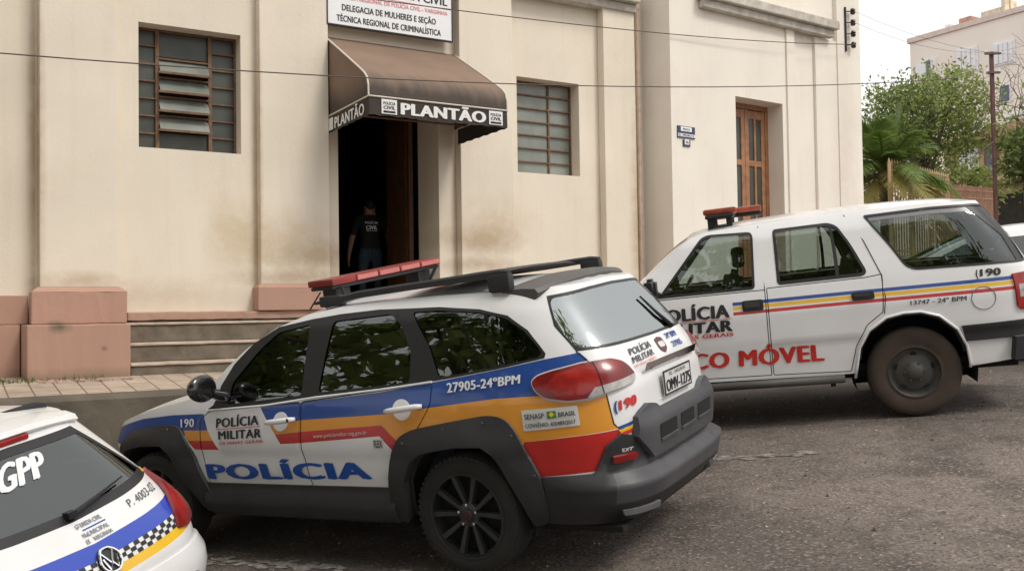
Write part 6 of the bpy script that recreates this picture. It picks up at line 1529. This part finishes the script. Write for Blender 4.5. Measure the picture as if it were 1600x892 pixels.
# ---------------------------------------------------------------- officer in the doorway, back to the street
def make_person():
    root = empty('person', FA @ Matrix.Translation((3.60, 1.80, 1.618)) @ Matrix.Rotation(RAD(-8), 4, 'Z'))
    tag(root, 'person in a black T-shirt with white lettering and jeans standing in the dark doorway', 'person')
    V = []; E = []; Rr = []
    def j(p, r, parent=None):
        V.append(p); Rr.append(r); i = len(V) - 1
        if parent is not None: E.append((parent, i))
        return i
    pel = j((0, 0, .95), (.155, .115)); sp1 = j((0, -.01, 1.10), (.145, .10), pel); sp2 = j((0, -.015, 1.25), (.165, .11), sp1); ch = j((0, -.01, 1.38), (.165, .105), sp2)
    nk = j((0, .0, 1.475), (.062, .062), ch); hd0 = j((0, .015, 1.56), (.072, .082), nk); hd1 = j((0, .02, 1.635), (.076, .092), hd0); j((0, .01, 1.685), (.055, .068), hd1)
    j((0, .115, 1.575), (.016, .016), hd0)                                   # nose
    for s in (-1, 1):
        j((s * .083, .005, 1.575), (.012, .02), hd0)                         # ear
        hip = j((s * .095, 0, .88), (.095, .10), pel); kn = j((s * .115, .015, .50), (.062, .065), hip); an = j((s * .12, -.02, .10), (.042, .045), kn); ft = j((s * .125, .05, .045), (.045, .035), an); j((s * .135, .16, .03), (.04, .025), ft)
        sh = j((s * .185, -.01, 1.40), (.066, .066), ch); el = j((s * .275, -.035, 1.13), (.045, .045), sh); wr = j((s * .305, .03, .90), (.028, .030), el); pm_ = j((s * .308, .045, .84), (.026, .040), wr)
        for k, (dy, L) in enumerate(((.028, .070), (.010, .082), (-.008, .076), (-.024, .058))):
            a = j((s * .31, .045 + dy, .795), (.0095, .0095), pm_); b = j((s * .306, .05 + dy * 1.1, .795 - L * .55), (.0088, .0088), a); j((s * .296, .055 + dy * 1.1, .795 - L), (.0075, .0075), b)
        a = j((s * .30, .085, .83), (.0105, .0105), pm_); j((s * .292, .105, .79), (.009, .009), a)
    me = bpy.data.meshes.new('body'); me.from_pydata(V, E, [])
    o = bpy.data.objects.new('body', me); COL.objects.link(o)
    md = o.modifiers.new('skin', 'SKIN'); md.use_smooth_shade = True
    sv = me.skin_vertices[0].data
    for i, r in enumerate(Rr): sv[i].radius = r; sv[i].use_root = (i == 0)
    s2 = o.modifiers.new('sub', 'SUBSURF'); s2.levels = 2; s2.render_levels = 2
    bpy.context.view_layer.update()
    me2 = bpy.data.meshes.new_from_object(o.evaluated_get(bpy.context.evaluated_depsgraph_get()))
    bpy.data.objects.remove(o)
    sk_ = mat('skin_tone', (.30, .17, .11), .55, var=.08); tee = mat('black_tee', (.012, .012, .014), .85, var=.2); jn = mat('blue_jeans', (.035, .06, .085), .85, var=.25, vscale=9); shoe = mat('dark_shoe', (.02, .018, .016), .5); hair = mat('black_hair', (.008, .007, .006), .6)
    for m_ in (sk_, tee, jn, shoe): me2.materials.append(m_)
    for p in me2.polygons:
        c = p.center
        if c.z < .075: p.material_index = 3
        elif c.z < .98 and abs(c.x) < .24: p.material_index = 2
        elif c.z < 1.475 and (abs(c.x) < .20 or c.z > 1.17): p.material_index = 1
        else: p.material_index = 0
        p.use_smooth = True
    b = bpy.data.objects.new('body', me2); COL.objects.link(b); b.parent = root
    bm = bmesh.new(); bmesh.ops.create_uvsphere(bm, u_segments=20, v_segments=14, radius=1)
    for v in bm.verts:
        x, y, z = v.co; f = 1.0 if y < .25 else .72
        v.co = Vector((x * .086, y * .104 * f - .002, 1.625 + z * (.082 if z > 0 else .10 if y < .1 else .03)))
    MB().bm(bm).build('hair', hair, root, smooth=True)
    from mathutils.bvhtree import BVHTree
    bv = BVHTree.FromPolygons([v.co for v in me2.vertices], [tuple(p.vertices) for p in me2.polygons])
    for txt, x0, w_, z, h, bd in (('POLÍCIA', -.095, .19, 1.335, .035, .03), ('CIVIL', -.085, .17, 1.255, .055, .05), ('MINAS GERAIS', -.08, .16, 1.228, .016, .02)):
        Vt, F = text_mesh(txt, bd); P = []
        for a, c, k_ in Vt:
            p = Vector((x0 + w_ * a, -.6, z + h * c)); hit = bv.ray_cast(p, Vector((0, 1, 0)))
            P.append((p.x, (hit[0].y if hit[0] else -.12) - .004 - .0006 * k_, p.z))
        MB().add(P, F).build('shirt_lettering', M_WHITE, root, fix=False)
    return root
make_person()
